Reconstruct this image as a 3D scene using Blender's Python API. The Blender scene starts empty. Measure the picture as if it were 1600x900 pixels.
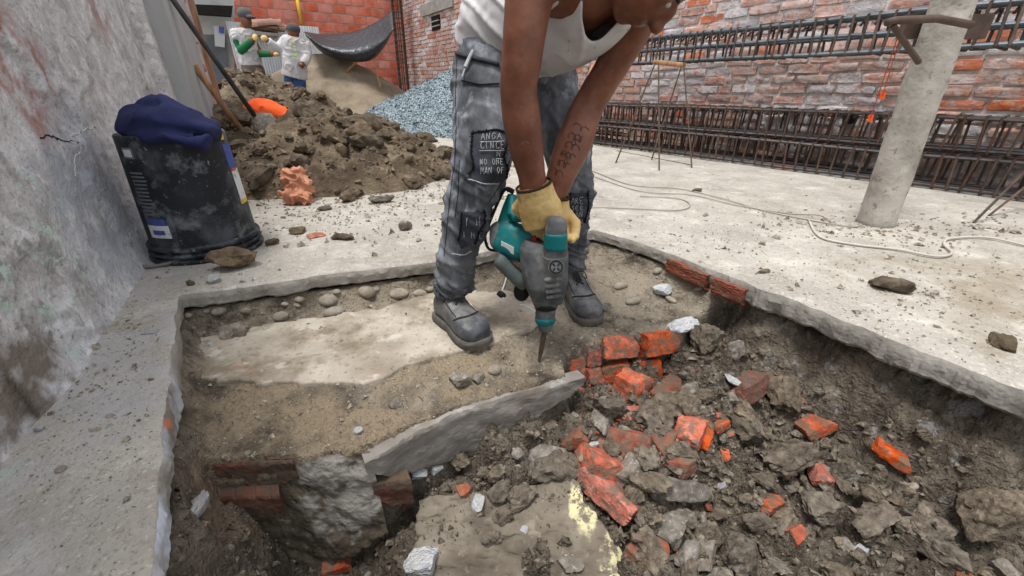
import bpy, bmesh, math, random
import numpy as np
from mathutils import Vector, Matrix, Euler, Quaternion
from mathutils.bvhtree import BVHTree

# ------------------------------------------------------------------ camera, sky, sun, exposure
scn = bpy.context.scene
COL = scn.collection
F, TH, H = 650.0, math.radians(26.0), 0.58
CT, ST = math.cos(TH), math.sin(TH)
cam = bpy.data.cameras.new('camera'); camo = bpy.data.objects.new('camera', cam); COL.objects.link(camo)
cam.sensor_width = 36.0; cam.lens = 36.0 * F / 1600.0; cam.clip_start = 0.02; cam.clip_end = 600
camo.location = (0, 0, H); camo.rotation_euler = (math.radians(90) - TH, 0, 0)
scn.camera = camo
SUN_EL, SUN_AZ = math.radians(77), math.radians(-130)      # azimuth measured from +Y towards +X
wd = bpy.data.worlds.new('World'); scn.world = wd; wd.use_nodes = True
wn, wl = wd.node_tree.nodes, wd.node_tree.links
bgn = wn['Background']; sky = wn.new('ShaderNodeTexSky'); sky.sky_type = 'NISHITA'; sky.sun_disc = False
sky.sun_elevation = SUN_EL; sky.sun_rotation = SUN_AZ; sky.air_density = 1.0; sky.dust_density = 1.5; sky.ozone_density = 1.0
hs = wn.new('ShaderNodeHueSaturation'); hs.inputs['Saturation'].default_value = 0.22
wl.new(sky.outputs[0], hs.inputs['Color']); wl.new(hs.outputs[0], bgn.inputs[0]); bgn.inputs[1].default_value = 0.15
sun = bpy.data.lights.new('sun', 'SUN'); suno = bpy.data.objects.new('sun', sun); COL.objects.link(suno)
sun.energy = 1.5; sun.angle = math.radians(14); sun.color = (1, .985, .97)
sd = Vector((math.sin(SUN_AZ) * math.cos(SUN_EL), math.cos(SUN_AZ) * math.cos(SUN_EL), math.sin(SUN_EL)))
suno.rotation_euler = sd.to_track_quat('Z', 'Y').to_euler(); suno.location = (3, 5, 12)
scn.view_settings.view_transform = 'Standard'; scn.view_settings.look = 'None'
scn.view_settings.exposure = 0.95; scn.view_settings.gamma = 1.0; scn.view_settings.use_curve_mapping = False

scn.cycles.max_bounces = 4; scn.cycles.diffuse_bounces = 3; scn.cycles.glossy_bounces = 2
random.seed(7); RNG = np.random.default_rng(7)

# ------------------------------------------------------------------ photo direction -> place helpers
def ray(x, y):
    u, v = (x - 800) / F, (450 - y) / F
    return np.array([u, v * ST + CT, v * CT - ST])
def G(x, y, z=0.0):                      # where the sight line meets height z
    d = ray(x, y); t = (z - H) / d[2]; return np.array([0, 0, H]) + d * t
def R(x, y, Y):                          # where the sight line meets depth Y
    d = ray(x, y); t = Y / d[1]; return np.array([0, 0, H]) + d * t
def dep(p): return p[1] * CT - (p[2] - H) * ST
def proj(p):
    zc = dep(p); return 800 + F * p[0] / zc, 450 - F * (p[1] * ST + (p[2] - H) * CT) / zc
def zfor(xy, py):                        # height above ground point xy that shows at image row py
    v = (450 - py) / F; k = (v * CT - ST) / (v * ST + CT); return H + k * xy[1]

# ------------------------------------------------------------------ noise
_P = np.random.default_rng(3).permutation(256); _P = np.concatenate([_P, _P, _P])
_Gr = np.random.default_rng(4).normal(size=(256, 3)); _Gr /= np.linalg.norm(_Gr, axis=1)[:, None]
def perlin(p):
    p = np.asarray(p, float); i = np.floor(p).astype(int); f = p - i; i &= 255
    w = f * f * f * (f * (f * 6 - 15) + 10); out = 0
    for dx in (0, 1):
        for dy in (0, 1):
            for dz in (0, 1):
                h = _P[_P[_P[i[..., 0] + dx] + i[..., 1] + dy] + i[..., 2] + dz]
                g = _Gr[h]; d = f - [dx, dy, dz]
                wt = (w[..., 0] if dx else 1 - w[..., 0]) * (w[..., 1] if dy else 1 - w[..., 1]) * (w[..., 2] if dz else 1 - w[..., 2])
                out = out + wt * (g * d).sum(-1)
    return out
def fbm(p, s, o=4, g=.5, ridge=False):
    p = np.asarray(p, float) * s; a, t = 1.0, 0
    for k in range(o):
        n = perlin(p + 17.3 * k)
        t = t + a * ((.35 - abs(n)) * 1.4 if ridge else n); a *= g; p = p * 2.03
    return t
def worley(x, y, s, seed=0):
    x, y = x * s + seed * 7.7, y * s + seed * 3.1; xi, yi = np.floor(x).astype(int), np.floor(y).astype(int); best = np.full(x.shape, 9.0); cid = np.zeros(x.shape)
    for a in (-1, 0, 1):
        for b in (-1, 0, 1):
            h = _P[_P[(xi + a) & 255] + ((yi + b) & 255)]; h2 = _P[h + 31]; h3 = _P[h2 + 57]
            d = np.hypot(xi + a + .15 + .7 * h / 255 - x, yi + b + .15 + .7 * h2 / 255 - y); m = d < best; best = np.where(m, d, best); cid = np.where(m, h3 / 255, cid)
    return best, cid
def dome(x, y, s, seed=0, r=.62, p=.55):
    d, c_ = worley(x, y, s, seed); return np.clip(1 - (d / r) ** 2, 0, 1) ** p * (.25 + .75 * c_)
def p3(x, y, z=0.0): return np.stack([x, y, np.zeros_like(x) + z], -1)
def sstep(a, b, x): t = np.clip((x - a) / (b - a), 0, 1); return t * t * (3 - 2 * t)

# ------------------------------------------------------------------ object helpers
def tag(o, label=None, cat=None, group=None, kind=None):
    if label: o['label'] = label
    if cat: o['category'] = cat
    if group: o['group'] = group
    if kind: o['kind'] = kind
    return o
def link(name, me, mat=None, parent=None, loc=None, rot=None, sc=None):
    o = bpy.data.objects.new(name, me); COL.objects.link(o)
    if mat is not None and me is not None and len(me.materials) == 0: me.materials.append(mat)
    if parent is not None: o.parent = parent
    if loc is not None: o.location = loc
    if rot is not None: o.rotation_euler = rot
    if sc is not None: o.scale = sc
    return o
def mesh(name, v, f, smooth=False, sharp=None):
    me = bpy.data.meshes.new(name)
    me.from_pydata([tuple(map(float, q)) for q in v], [], [tuple(map(int, q)) for q in f]); me.update()
    if smooth or sharp:
        me.polygons.foreach_set('use_smooth', [True] * len(me.polygons))
        if sharp: me.set_sharp_from_angle(angle=math.radians(sharp))
    return me
def mk(name, v, f, mat, parent=None, smooth=False, sharp=None, **k):
    return link(name, mesh(name, v, f, smooth, sharp), mat, parent, **k)
def empty(name, loc=(0, 0, 0)):
    o = bpy.data.objects.new(name, None); COL.objects.link(o); o.location = loc; o.empty_display_size = .1; return o
def grid_faces(nu, nv, loop=False):
    f = []
    for i in range(nu - (0 if loop else 1)):
        for j in range(nv - 1):
            a = i * nv + j; b = ((i + 1) % nu) * nv + j; f.append((a, b, b + 1, a + 1))
    return f
class MB:                                 # collects shapes into one mesh
    def __init__(s): s.v, s.f = [], []
    def add(s, v, f):
        n = len(s.v); s.v += [tuple(q) for q in v]; s.f += [tuple(i + n for i in q) for q in f]; return s
    def box(s, c, d, rot=None):
        c = Vector(c); m = rot.to_matrix() if rot is not None else Matrix.Identity(3)
        v = [c + m @ Vector((d[0] * a, d[1] * b, d[2] * e)) for a in (-.5, .5) for b in (-.5, .5) for e in (-.5, .5)]
        return s.add(v, [(0, 1, 3, 2), (4, 6, 7, 5), (0, 4, 5, 1), (2, 3, 7, 6), (0, 2, 6, 4), (1, 5, 7, 3)])
    def tube(s, pts, r, n=6, cap=True):
        v, f = tube_geo(pts, r, n, cap); return s.add(v, f)
    def build(s, name, mat, parent=None, smooth=False, sharp=None, **k): return mk(name, s.v, s.f, mat, parent, smooth, sharp, **k)
def frames(pts):
    pts = [Vector(p) for p in pts]; T = []
    for i in range(len(pts)):
        t = pts[min(i + 1, len(pts) - 1)] - pts[max(i - 1, 0)]; T.append(t.normalized() if t.length > 1e-9 else Vector((0, 0, 1)))
    a = Vector((1, 0, 0)) if abs(T[0].x) < .8 else Vector((0, 1, 0)); out = []
    for t in T:
        a = (a - t * a.dot(t)).normalized(); out.append((a.copy(), t.cross(a).normalized()))
    return pts, out
def tube_geo(pts, r, n=6, cap=True):
    pts, fr = frames(pts); v, f = [], []
    for i, (p, (a, b)) in enumerate(zip(pts, fr)):
        q = r[i] if isinstance(r, (list, tuple)) else r
        for k in range(n):
            t = 2 * math.pi * k / n; v.append(p + a * (q * math.cos(t)) + b * (q * math.sin(t)))
    m = len(pts)
    for i in range(m - 1):
        for k in range(n):
            f.append((i * n + k, i * n + (k + 1) % n, (i + 1) * n + (k + 1) % n, (i + 1) * n + k))
    if cap: f.append(tuple(reversed(range(n)))); f.append(tuple(range((m - 1) * n, m * n)))
    return v, f
def spline(pts, n=6):                     # Catmull-Rom through points
    pts = [np.array(p, float) for p in pts]; q = [2 * pts[0] - pts[1]] + pts + [2 * pts[-1] - pts[-2]]; out = []
    for i in range(1, len(q) - 2):
        for k in range(n):
            t = k / n; a, b, c_, d = q[i - 1], q[i], q[i + 1], q[i + 2]
            out.append(.5 * (2 * b + (c_ - a) * t + (2 * a - 5 * b + 4 * c_ - d) * t * t + (3 * b - a - 3 * c_ + d) * t ** 3))
    out.append(pts[-1]); return out
def resample(pts, step):
    pts = np.array(pts, float); d = np.r_[0, np.cumsum(np.linalg.norm(np.diff(pts, axis=0), axis=1))]
    n = max(2, int(d[-1] / step) + 1); s = np.linspace(0, d[-1], n)
    return np.stack([np.interp(s, d, pts[:, k]) for k in range(pts.shape[1])], 1)
VIEW = None
def loft(rings, n=20):
    """rings: (point, half width across the view, half depth along the view); closed tube"""
    P = [Vector(r[0]) for r in rings]; v, f = [], []
    for i, r in enumerate(rings):
        t = (P[min(i + 1, len(P) - 1)] - P[max(i - 1, 0)]).normalized()
        vd = (Vector((0, 0, H)) - P[i]).normalized()
        if len(r) > 3 and r[3] is not None: vd = Vector(r[3])
        a = t.cross(vd)
        if a.length < 1e-4: a = Vector((1, 0, 0))
        a.normalize(); b = a.cross(t).normalized()
        for k in range(n):
            q = 2 * math.pi * k / n; v.append(P[i] + a * (r[1] * math.cos(q)) + b * (r[2] * math.sin(q)))
    m = len(rings)
    for i in range(m - 1):
        for k in range(n): f.append((i * n + k, i * n + (k + 1) % n, (i + 1) * n + (k + 1) % n, (i + 1) * n + k))
    f.append(tuple(reversed(range(n)))); f.append(tuple(range((m - 1) * n, m * n)))
    return v, f
def pr(x, y, Y, hw, k=1.0, up=None):       # ring from photo column, row, depth, half width in pixels
    p = R(x, y, Y); r = hw * dep(p) / F; return (p, r, r * k, up)
def ell(c, r, rot=None, n=2):
    bm = bmesh.new(); bmesh.ops.create_icosphere(bm, subdivisions=n + 1, radius=1)
    m = rot.to_matrix() if rot is not None else Matrix.Identity(3)
    v = [Vector(c) + m @ Vector((q.co.x * r[0], q.co.y * r[1], q.co.z * r[2])) for q in bm.verts]
    f = [tuple(w.index for w in q.verts) for q in bm.faces]; bm.free(); return v, f
def fuse(mb, voxel=.006, smooth=4, fac=.5):  # one continuous skin round overlapping shapes
    me = mesh('tmp', mb.v, mb.f); o = bpy.data.objects.new('tmp', me); COL.objects.link(o)
    m = o.modifiers.new('r', 'REMESH'); m.mode = 'VOXEL'; m.voxel_size = voxel
    if smooth: s = o.modifiers.new('s', 'SMOOTH'); s.iterations = smooth; s.factor = fac
    dg = bpy.context.evaluated_depsgraph_get(); dg.update()
    out = bpy.data.meshes.new_from_object(o.evaluated_get(dg))
    bpy.data.objects.remove(o); bpy.data.meshes.remove(me); out.materials.clear()
    return out
def getv(me):
    a = np.empty(len(me.vertices) * 3); me.vertices.foreach_get('co', a); return a.reshape(-1, 3)
def getn(me):
    a = np.empty(len(me.vertices) * 3); me.vertices.foreach_get('normal', a); return a.reshape(-1, 3)
def setv(me, v): me.vertices.foreach_set('co', np.asarray(v, float).ravel()); me.update()
def smooth_all(me): me.polygons.foreach_set('use_smooth', [True] * len(me.polygons)); me.update(); return me
def disp(me, fn): v, n = getv(me), getn(me); setv(me, v + n * fn(v)[:, None]); return smooth_all(me)

# ------------------------------------------------------------------ materials
def srgb(r, g, b): return tuple(((c / 255) / 12.92 if c <= 10 else ((c / 255 + .055) / 1.055) ** 2.4) for c in (r, g, b)) + (1,)
def mat(name, ramp, scale=5, detail=6, rough=.9, layers=(), bumps=((30, .3, .01),), coord='obj', rnd=0.0, spec=.25, metal=0, off=0, stretch=None, contrast=(.3, .7), wave=None):
    m = bpy.data.materials.new(name); m.use_nodes = True; N, L = m.node_tree.nodes, m.node_tree.links; bs = N['Principled BSDF']
    bs.inputs['Roughness'].default_value = rough; bs.inputs['Metallic'].default_value = metal; bs.inputs['Specular IOR Level'].default_value = spec
    if coord == 'obj': c = N.new('ShaderNodeTexCoord').outputs['Object']
    else: c = N.new('ShaderNodeNewGeometry').outputs['Position']
    if coord == 'obj' and rnd:
        oi = N.new('ShaderNodeObjectInfo'); ad = N.new('ShaderNodeVectorMath'); ad.operation = 'MULTIPLY_ADD'
        ad.inputs[0].default_value = (37, 53, 71); L.new(oi.outputs['Random'], ad.inputs[1]); L.new(c, ad.inputs[2]); c = ad.outputs[0]
    raw = c
    if stretch:
        mp = N.new('ShaderNodeVectorMath'); mp.operation = 'MULTIPLY'; mp.inputs[1].default_value = stretch; L.new(c, mp.inputs[0]); c = mp.outputs[0]
    def noise(s, d=6, o=0.0, r=.6, src=None):
        n = N.new('ShaderNodeTexNoise'); n.inputs['Scale'].default_value = s; n.inputs['Detail'].default_value = min(d, 5); n.inputs['Roughness'].default_value = r
        w = off + o; sh = N.new('ShaderNodeVectorMath'); sh.inputs[1].default_value = (w * 1.7, w * -2.3, w * 3.1); L.new(src if src is not None else c, sh.inputs[0])
        L.new(sh.outputs[0], n.inputs['Vector']); return n.outputs['Fac']
    def mrange(x, lo, hi, a=0.0, b=1.0):
        r = N.new('ShaderNodeMapRange'); r.inputs[1].default_value = lo; r.inputs[2].default_value = hi; r.inputs[3].default_value = a; r.inputs[4].default_value = b
        L.new(x, r.inputs[0]); return r.outputs[0]
    def math_(op, a, b):
        q = N.new('ShaderNodeMath'); q.operation = op
        for i, w in enumerate((a, b)):
            if isinstance(w, (int, float)): q.inputs[i].default_value = w
            else: L.new(w, q.inputs[i])
        return q.outputs[0]
    if len(ramp) == 1: ramp = [ramp[0], ramp[0]]
    cr = N.new('ShaderNodeValToRGB'); e = cr.color_ramp.elements
    while len(e) < len(ramp): e.new(.5)
    for i, q in enumerate(ramp):
        e[i].position = contrast[0] + (contrast[1] - contrast[0]) * i / (len(ramp) - 1)
    for i, q in enumerate(ramp): e[i].color = q
    L.new(noise(scale, detail), cr.inputs[0]); col = cr.outputs[0]
    wn_ = None
    for k, ly in enumerate(layers):
        msk = mrange(noise(ly.get('scale', 8), ly.get('detail', 3), 3.1 + 2.7 * k, ly.get('r', .65), src=raw if ly.get('raw') else None), ly.get('lo', .5), ly.get('hi', .6))
        if 'at' in ly:
            a = ly['at']; vs = N.new('ShaderNodeVectorMath'); vs.operation = 'SUBTRACT'; vs.inputs[1].default_value = a[:3]; L.new(raw, vs.inputs[0])
            vd = N.new('ShaderNodeVectorMath'); vd.operation = 'DIVIDE'; vd.inputs[1].default_value = a[3:6]; L.new(vs.outputs[0], vd.inputs[0])
            ln = N.new('ShaderNodeVectorMath'); ln.operation = 'LENGTH'; L.new(vd.outputs[0], ln.inputs[0])
            wn_ = wn_ if wn_ is not None else mrange(noise(ly.get('ws', 12), 3, 9.0), .3, .7, -.35, .35); wob = math_('ADD', ln.outputs['Value'], wn_)
            sp = mrange(wob, 1.0, ly.get('soft', .8), 0, 1); msk = math_('MULTIPLY', sp, msk)
        if ly.get('amt', 1) != 1: msk = math_('MULTIPLY', msk, ly['amt'])
        mx = N.new('ShaderNodeMix'); mx.data_type = 'RGBA'; L.new(msk, mx.inputs[0]); L.new(col, mx.inputs[6]); mx.inputs[7].default_value = ly['col']; col = mx.outputs[2]
    if rnd:
        hv = N.new('ShaderNodeHueSaturation'); oi2 = N.new('ShaderNodeObjectInfo'); L.new(mrange(oi2.outputs['Random'], 0, 1, 1 - rnd, 1 + rnd), hv.inputs['Value'])
        L.new(mrange(math_('FRACT', math_('MULTIPLY', oi2.outputs['Random'], 17.0), 0), 0, 1, .84, 1.10), hv.inputs['Saturation'])
        L.new(col, hv.inputs['Color']); col = hv.outputs[0]
    L.new(col, bs.inputs['Base Color'])
    prev = None
    for k, (s, st, d) in enumerate(bumps):
        b = N.new('ShaderNodeBump'); b.inputs['Strength'].default_value = st; b.inputs['Distance'].default_value = d
        L.new(noise(s, 2, 21.0 + k), b.inputs['Height'])
        if prev is not None: L.new(prev, b.inputs['Normal'])
        prev = b.outputs[0]
    if wave:
        w = N.new('ShaderNodeTexWave'); w.inputs['Scale'].default_value = wave[0]; w.inputs['Distortion'].default_value = wave[3] if len(wave) > 3 else 2
        L.new(raw, w.inputs['Vector']); b = N.new('ShaderNodeBump'); b.inputs['Strength'].default_value = wave[1]; b.inputs['Distance'].default_value = wave[2]
        L.new(w.outputs['Fac'], b.inputs['Height'])
        if prev is not None: L.new(prev, b.inputs['Normal'])
        prev = b.outputs[0]
    if prev is not None: L.new(prev, bs.inputs['Normal'])
    return m

# ------------------------------------------------------------------ pit outline in the floor slab
left_px = [(225, 1000), (235, 900), (246, 760), (255, 650), (268, 560), (276, 470)]
back_px = [(281, 460), (330, 454), (420, 441), (520, 427), (620, 415), (690, 406), (760, 391), (870, 370), (928, 358)]
right_px = [(985, 373), (1050, 396), (1110, 420), (1180, 447), (1260, 476), (1370, 520), (1480, 560), (1600, 608), (1720, 655)]
oL = [G(*p)[:2] for p in left_px]; oB = [G(*p)[:2] for p in back_px]; oR = [G(*p)[:2] for p in right_px]
dL = (oL[0] - oL[2]) / np.linalg.norm(oL[0] - oL[2]); dR = (oR[-1] - oR[0]) / np.linalg.norm(oR[-1] - oR[0])
NEAR0 = oL[0] + dL * 1.15; NEAR1 = oR[-1] + dR * 1.5
outline = resample(np.array([NEAR0] + oL + oB + oR + [NEAR1, NEAR0]), .006)[:-1]
OUTC = np.array([NEAR0] + oL + oB + oR + [NEAR1])
nl = len(outline); cen = np.array([.12, .55])
jit = fbm(p3(outline[:, 0], outline[:, 1]), 9, 6, .62)
nrm = outline - cen; nrm /= np.linalg.norm(nrm, axis=1)[:, None]
# the right-hand lip is broken more raggedly than the cut back edge
side = sstep(.55, .75, outline[:, 0]); ragg = .004 + .016 * side + .012 * sstep(-.45, -.75, outline[:, 0])
outl = outline + nrm * (jit * ragg)[:, None]

m_slab = mat('dusty_concrete', [srgb(146, 140, 130), srgb(166, 160, 149), srgb(182, 176, 165)], scale=3.2, detail=9, rough=.93, coord='pos', contrast=(.28, .68),
    layers=[dict(col=srgb(136, 126, 110), scale=5.0, detail=5, lo=.54, hi=.70, amt=.45), dict(col=srgb(212, 205, 192), scale=9, detail=5, lo=.54, hi=.68, amt=.5),
            dict(col=srgb(120, 110, 96), scale=38, detail=5, lo=.58, hi=.70, amt=.6), dict(col=srgb(112, 104, 92), scale=130, lo=.58, hi=.64, amt=.5), dict(col=srgb(206, 201, 190), scale=85, lo=.58, hi=.66, amt=.5), dict(col=srgb(176, 175, 174), scale=5, lo=.42, hi=.55, at=(-1.1, .75, 0, .75, .9, .4), soft=.3, amt=.7),
            dict(col=srgb(122, 112, 98), scale=5, lo=.4, hi=.6, at=(-1.2, 3.1, 0, 1.3, .9, .5), soft=.2, amt=.6),
            dict(col=srgb(172, 190, 178), scale=9, lo=.52, hi=.6, at=(-.95, .35, 0, .25, .25, .4), amt=.5),
            dict(col=srgb(136, 122, 100), scale=4, lo=.45, hi=.6, at=(1.5, 1.15, 0, .5, .5, .3), soft=.2, amt=.7)],
    bumps=((7, .5, .02), (45, .8, .008), (170, .8, .003)))
m_edge = mat('broken_concrete_edge', [srgb(124, 119, 111), srgb(150, 145, 137), srgb(172, 167, 159)], scale=9, rough=.9, coord='pos',
    layers=[dict(col=srgb(196, 202, 212), scale=7, lo=.40, hi=.55, at=(-.62, .55, 0, .28, .42, .2), soft=.6, ws=9), dict(col=srgb(214, 128, 92), scale=9, lo=.5, hi=.55, at=(-.70, .62, -.02, .06, .08, .05), soft=.4)],
    bumps=((28, .6, .012), (120, .5, .003)))
rings = [1.0, 1.006, 1.02, 1.06, 1.14, 1.3, 1.6, 2.2, 3.4, 6, 14, 60, 260]
V = []; 
for k, s_ in enumerate(rings):
    base = outl if k < 3 else outline
    p = cen + (base - cen) * s_
    zz = -.004 * (k == 0) + .006 * fbm(p3(p[:, 0], p[:, 1]), 2.2, 4) * (k < 9)
    V.append(p3(p[:, 0], p[:, 1], zz))
V = np.stack(V, 1)                          # nl x rings
THK = .046 + .018 * side + .03 * sstep(-.60, -.72, outl[:, 0]) * sstep(1.0, .8, outl[:, 1]) + .010 * fbm(p3(outl[:, 0], outl[:, 1], 5.0), 14, 4)
slab = mk('floor_slab', V.reshape(-1, 3), [tuple(reversed(q)) for q in grid_faces(nl, len(rings), True)], m_slab, smooth=True)
tag(slab, kind='structure', label='dusty pale concrete floor slab around the dug pit')
prof = [(.0, 0), (-.003, .12), (-.006, .35), (-.004, .6), (-.004, .85), (.004, 1.0), (.05, 1.0), (.12, .9)]
E_ = []
for j, (o_, t_) in enumerate(prof):
    p = outl + nrm * (o_ + (.006 if j in (2, 3, 4, 5) else 0) * fbm(p3(outl[:, 0], outl[:, 1], j * .02), 26, 5, .65))[:, None]
    E_.append(p3(p[:, 0], p[:, 1], V[:, 0, 2] - THK * t_ - .0005))
E_ = np.stack(E_, 1)
edge = mk('slab_broken_edge', E_.reshape(-1, 3), grid_faces(nl, len(prof), True), m_edge, parent=slab, sharp=28)

# ------------------------------------------------------------------ the earth inside the pit: one height field
RA, RB = np.array(oB[-1]), np.array(oR[-2]); rn = np.array([-(RB - RA)[1], (RB - RA)[0]]); rn /= np.linalg.norm(rn)
if np.dot(cen - RA, rn) < 0: rn = -rn
LA, LB = np.array(oL[1]), np.array(oL[-1]); ln_ = np.array([-(LB - LA)[1], (LB - LA)[0]]); ln_ /= np.linalg.norm(ln_)
if np.dot(cen - LA, ln_) < 0: ln_ = -ln_
front_px = [(250, 736), (285, 724), (380, 717), (455, 713), (475, 716), (560, 706), (640, 668), (720, 634), (800, 611), (885, 586), (880, 566), (912, 540), (985, 527), (1065, 516), (1098, 492), (1130, 476), (1165, 452)]
BZ = -.15
front = np.array([G(x, y, BZ)[:2] for x, y in front_px])
bench_poly = np.vstack([front, [[1.1, 2.2], [-.2, 2.2], [-1.4, 1.4], [-1.2, .6]]])
def poly_sd(x, y, P):
    d = np.full(x.shape, 1e9); ins = np.zeros(x.shape, bool); n = len(P)
    for i in range(n):
        a, b = P[i], P[(i + 1) % n]; e = b - a; wx, wy = x - a[0], y - a[1]
        t = np.clip((wx * e[0] + wy * e[1]) / (e @ e), 0, 1); d = np.minimum(d, np.hypot(wx - e[0] * t, wy - e[1] * t))
        c1 = (a[1] <= y) & (b[1] > y); c2 = (a[1] > y) & (b[1] <= y); cr = e[0] * wy - e[1] * wx
        ins ^= (c1 & (cr > 0)) | (c2 & (cr < 0))
    return np.where(ins, d, -d)
ctrl = [(600, 870, -.50), (520, 890, -.54), (430, 890, -.55), (690, 770, -.37), (720, 880, -.43), (650, 790, -.39), (860, 740, -.35), (900, 880, -.44), (800, 690, -.27), (930, 650, -.285), (1000, 655, -.265), (1000, 740, -.30),
        (1000, 860, -.385), (1120, 860, -.43), (1150, 740, -.385), (1100, 650, -.27), (1100, 560, -.22), (1250, 860, -.47), (1250, 760, -.41), (1350, 880, -.48), (1420, 830, -.45), (1500, 890, -.47)]
cp = np.array([list(G(*c)[:2]) + [c[2]] for c in ctrl] + [[.3, .2, -.42], [.9, .2, -.42], [-.1, -.1, -.42], [.6, -.4, -.42]])
def cliff(d): return np.interp(d, [-.3, -.08, -.04, .01, .07, .16, .30, .5], [-.05, -.07, -.16, -.26, -.335, -.40, -.46, -.52])
def base_h(x, y):
    w = 1.0 / (((x[..., None] - cp[:, 0]) ** 2 + (y[..., None] - cp[:, 1]) ** 2) ** 1.6 + 2e-4); return (w * cp[:, 2]).sum(-1) / w.sum(-1)
conc_px = [(235, 590), (330, 602), (430, 606), (560, 608), (640, 578), (690, 562), (740, 552), (790, 535), (838, 512), (860, 470), (700, 455), (600, 488), (430, 512), (270, 545)]
conc = np.array([G(x, y, -.125)[:2] for x, y in conc_px])
def hz(x, y, fine=True):
    x, y = np.asarray(x, float), np.asarray(y, float); q = p3(x, y)
    wx, wy = fbm(q, 14, 3) * .02, fbm(q + 5.5, 14, 3) * .02
    dr = (x - RA[0]) * rn[0] + (y - RA[1]) * rn[1] + fbm(q + 2.2, 6, 4) * .06; dl = (x - LA[0]) * ln_[0] + (y - LA[1]) * ln_[1]
    pit = base_h(x, y) + fbm(q, 5, 3) * .03
    pit = np.maximum(pit, cliff(dr)); side_l = np.interp(dl + wx, [-.2, -.02, .012, .028, .07, .10, .14], [-.05, -.06, -.12, -.23, -.28, -.45, -.7]); pit = np.maximum(pit, side_l)
    sb = poly_sd(x + wx * .5, y + wy * .5, bench_poly); sc = poly_sd(x + wx, y + wy, conc)
    db = np.interp(-(dr), [-9, 9], [0, 0])
    bench = -.122 - .03 * sstep(-.02, .16, -sc) * sstep(.30, .12, sb)
    # earth rises towards the slab's back and left edges
    ob = poly_sd(x + wx * 1.5, y + wy * 1.5, OUTC)
    bench = bench + .075 * sstep(.045, -.03, ob) + fbm(q, 8, 4) * .010
    rise = sstep(.55, .95, x) * .03; bench = bench + rise
    k = sstep(-.014, .003, sb); z = pit * (1 - k) + bench * k
    if fine:
        rg = (1 - k) * .9 + .22
        wpx, wpy = x + wx * 1.2, y + wy * 1.2
        z = z + (fbm(q + 9, 13, 4, .55, True) * .018 + fbm(q + 3, 42, 3, .6) * .010 + fbm(q + 1, 110, 3, .6) * .005) * rg
        z = z + (1 - k) * ((.052 * dome(wpx, wpy, 12) + .032 * dome(wpx, wpy, 25, 1)) * (.45 + 1.1 * sstep(-.25, .3, fbm(q + 31, 4, 2))) + .012 * dome(wpx, wpy, 60, 2) - .03) + k * (.0045 * dome(wpx, wpy, 40, 3) + .003 * dome(wpx, wpy, 90, 4))
        z = np.where(ob < .01, np.minimum(z, -.062), z)
    return z
m_soil = mat('damp_soil', [srgb(68, 60, 51), srgb(94, 85, 74), srgb(124, 114, 100)], scale=10, detail=10, rough=.95, coord='pos', contrast=(.3, .68),
    layers=[dict(col=srgb(46, 41, 35), scale=7, lo=.52, hi=.66, amt=.65), dict(col=srgb(118, 101, 83), scale=6, lo=.36, hi=.5, at=(-.62, .55, -.22, .10, .3, .12), soft=.5, amt=.8), dict(col=srgb(150, 150, 150), scale=16, lo=.58, hi=.66, at=(1.0, .95, -.2, .5, .5, .2), amt=.5),
            dict(col=srgb(150, 139, 121), scale=7, detail=5, lo=.36, hi=.54, at=(-.25, 1.18, -.1, 1.1, .5, .085), soft=.6, amt=.85), dict(col=srgb(150, 139, 121), scale=7, detail=5, lo=.36, hi=.54, at=(.45, 1.45, -.1, .55, .5, .075), soft=.6, amt=.85),
            dict(col=srgb(144, 128, 105), scale=7, detail=5, lo=.36, hi=.54, at=(-.42, .86, -.14, .6, .28, .06), soft=.6, amt=.88), dict(col=srgb(146, 136, 120), scale=70, lo=.60, hi=.68, amt=.6)],
    bumps=((35, .9, .02), (120, .9, .009), (330, .6, .003)))
st = .0065
gx = np.arange(-1.25, 1.45, st); gy_ = np.arange(-.75, 1.98, st); X, Y = np.meshgrid(gx, gy_, indexing='ij')
ob = poly_sd(X, Y, OUTC); keep = ob > -.15
Z = hz(X, Y); Z = np.where(ob < -.03, np.minimum(Z, -.075), Z)
idx = -np.ones(X.shape, int); idx[keep] = np.arange(keep.sum()); vv = np.stack([X[keep], Y[keep], Z[keep]], 1)
q = np.stack([idx[:-1, :-1], idx[1:, :-1], idx[1:, 1:], idx[:-1, 1:]], -1).reshape(-1, 4); q = q[(q >= 0).all(1)]
earth = mk('pit_earth', vv, q, m_soil, smooth=True); tag(earth, kind='structure', label='damp brown earth of the dug pit and its bench')
_BV = BVHTree.FromPolygons([tuple(p) for p in vv], [tuple(p) for p in q.tolist()])
def T(px, py):                              # sight line meets the pit earth
    h = _BV.ray_cast(Vector((0, 0, H)), Vector(ray(px, py)).normalized()); return np.array(h[0]) if h[0] is not None else G(px, py, -.3)
def surf(x, y): return float(hz(np.array([x]), np.array([y]))[0])

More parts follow.
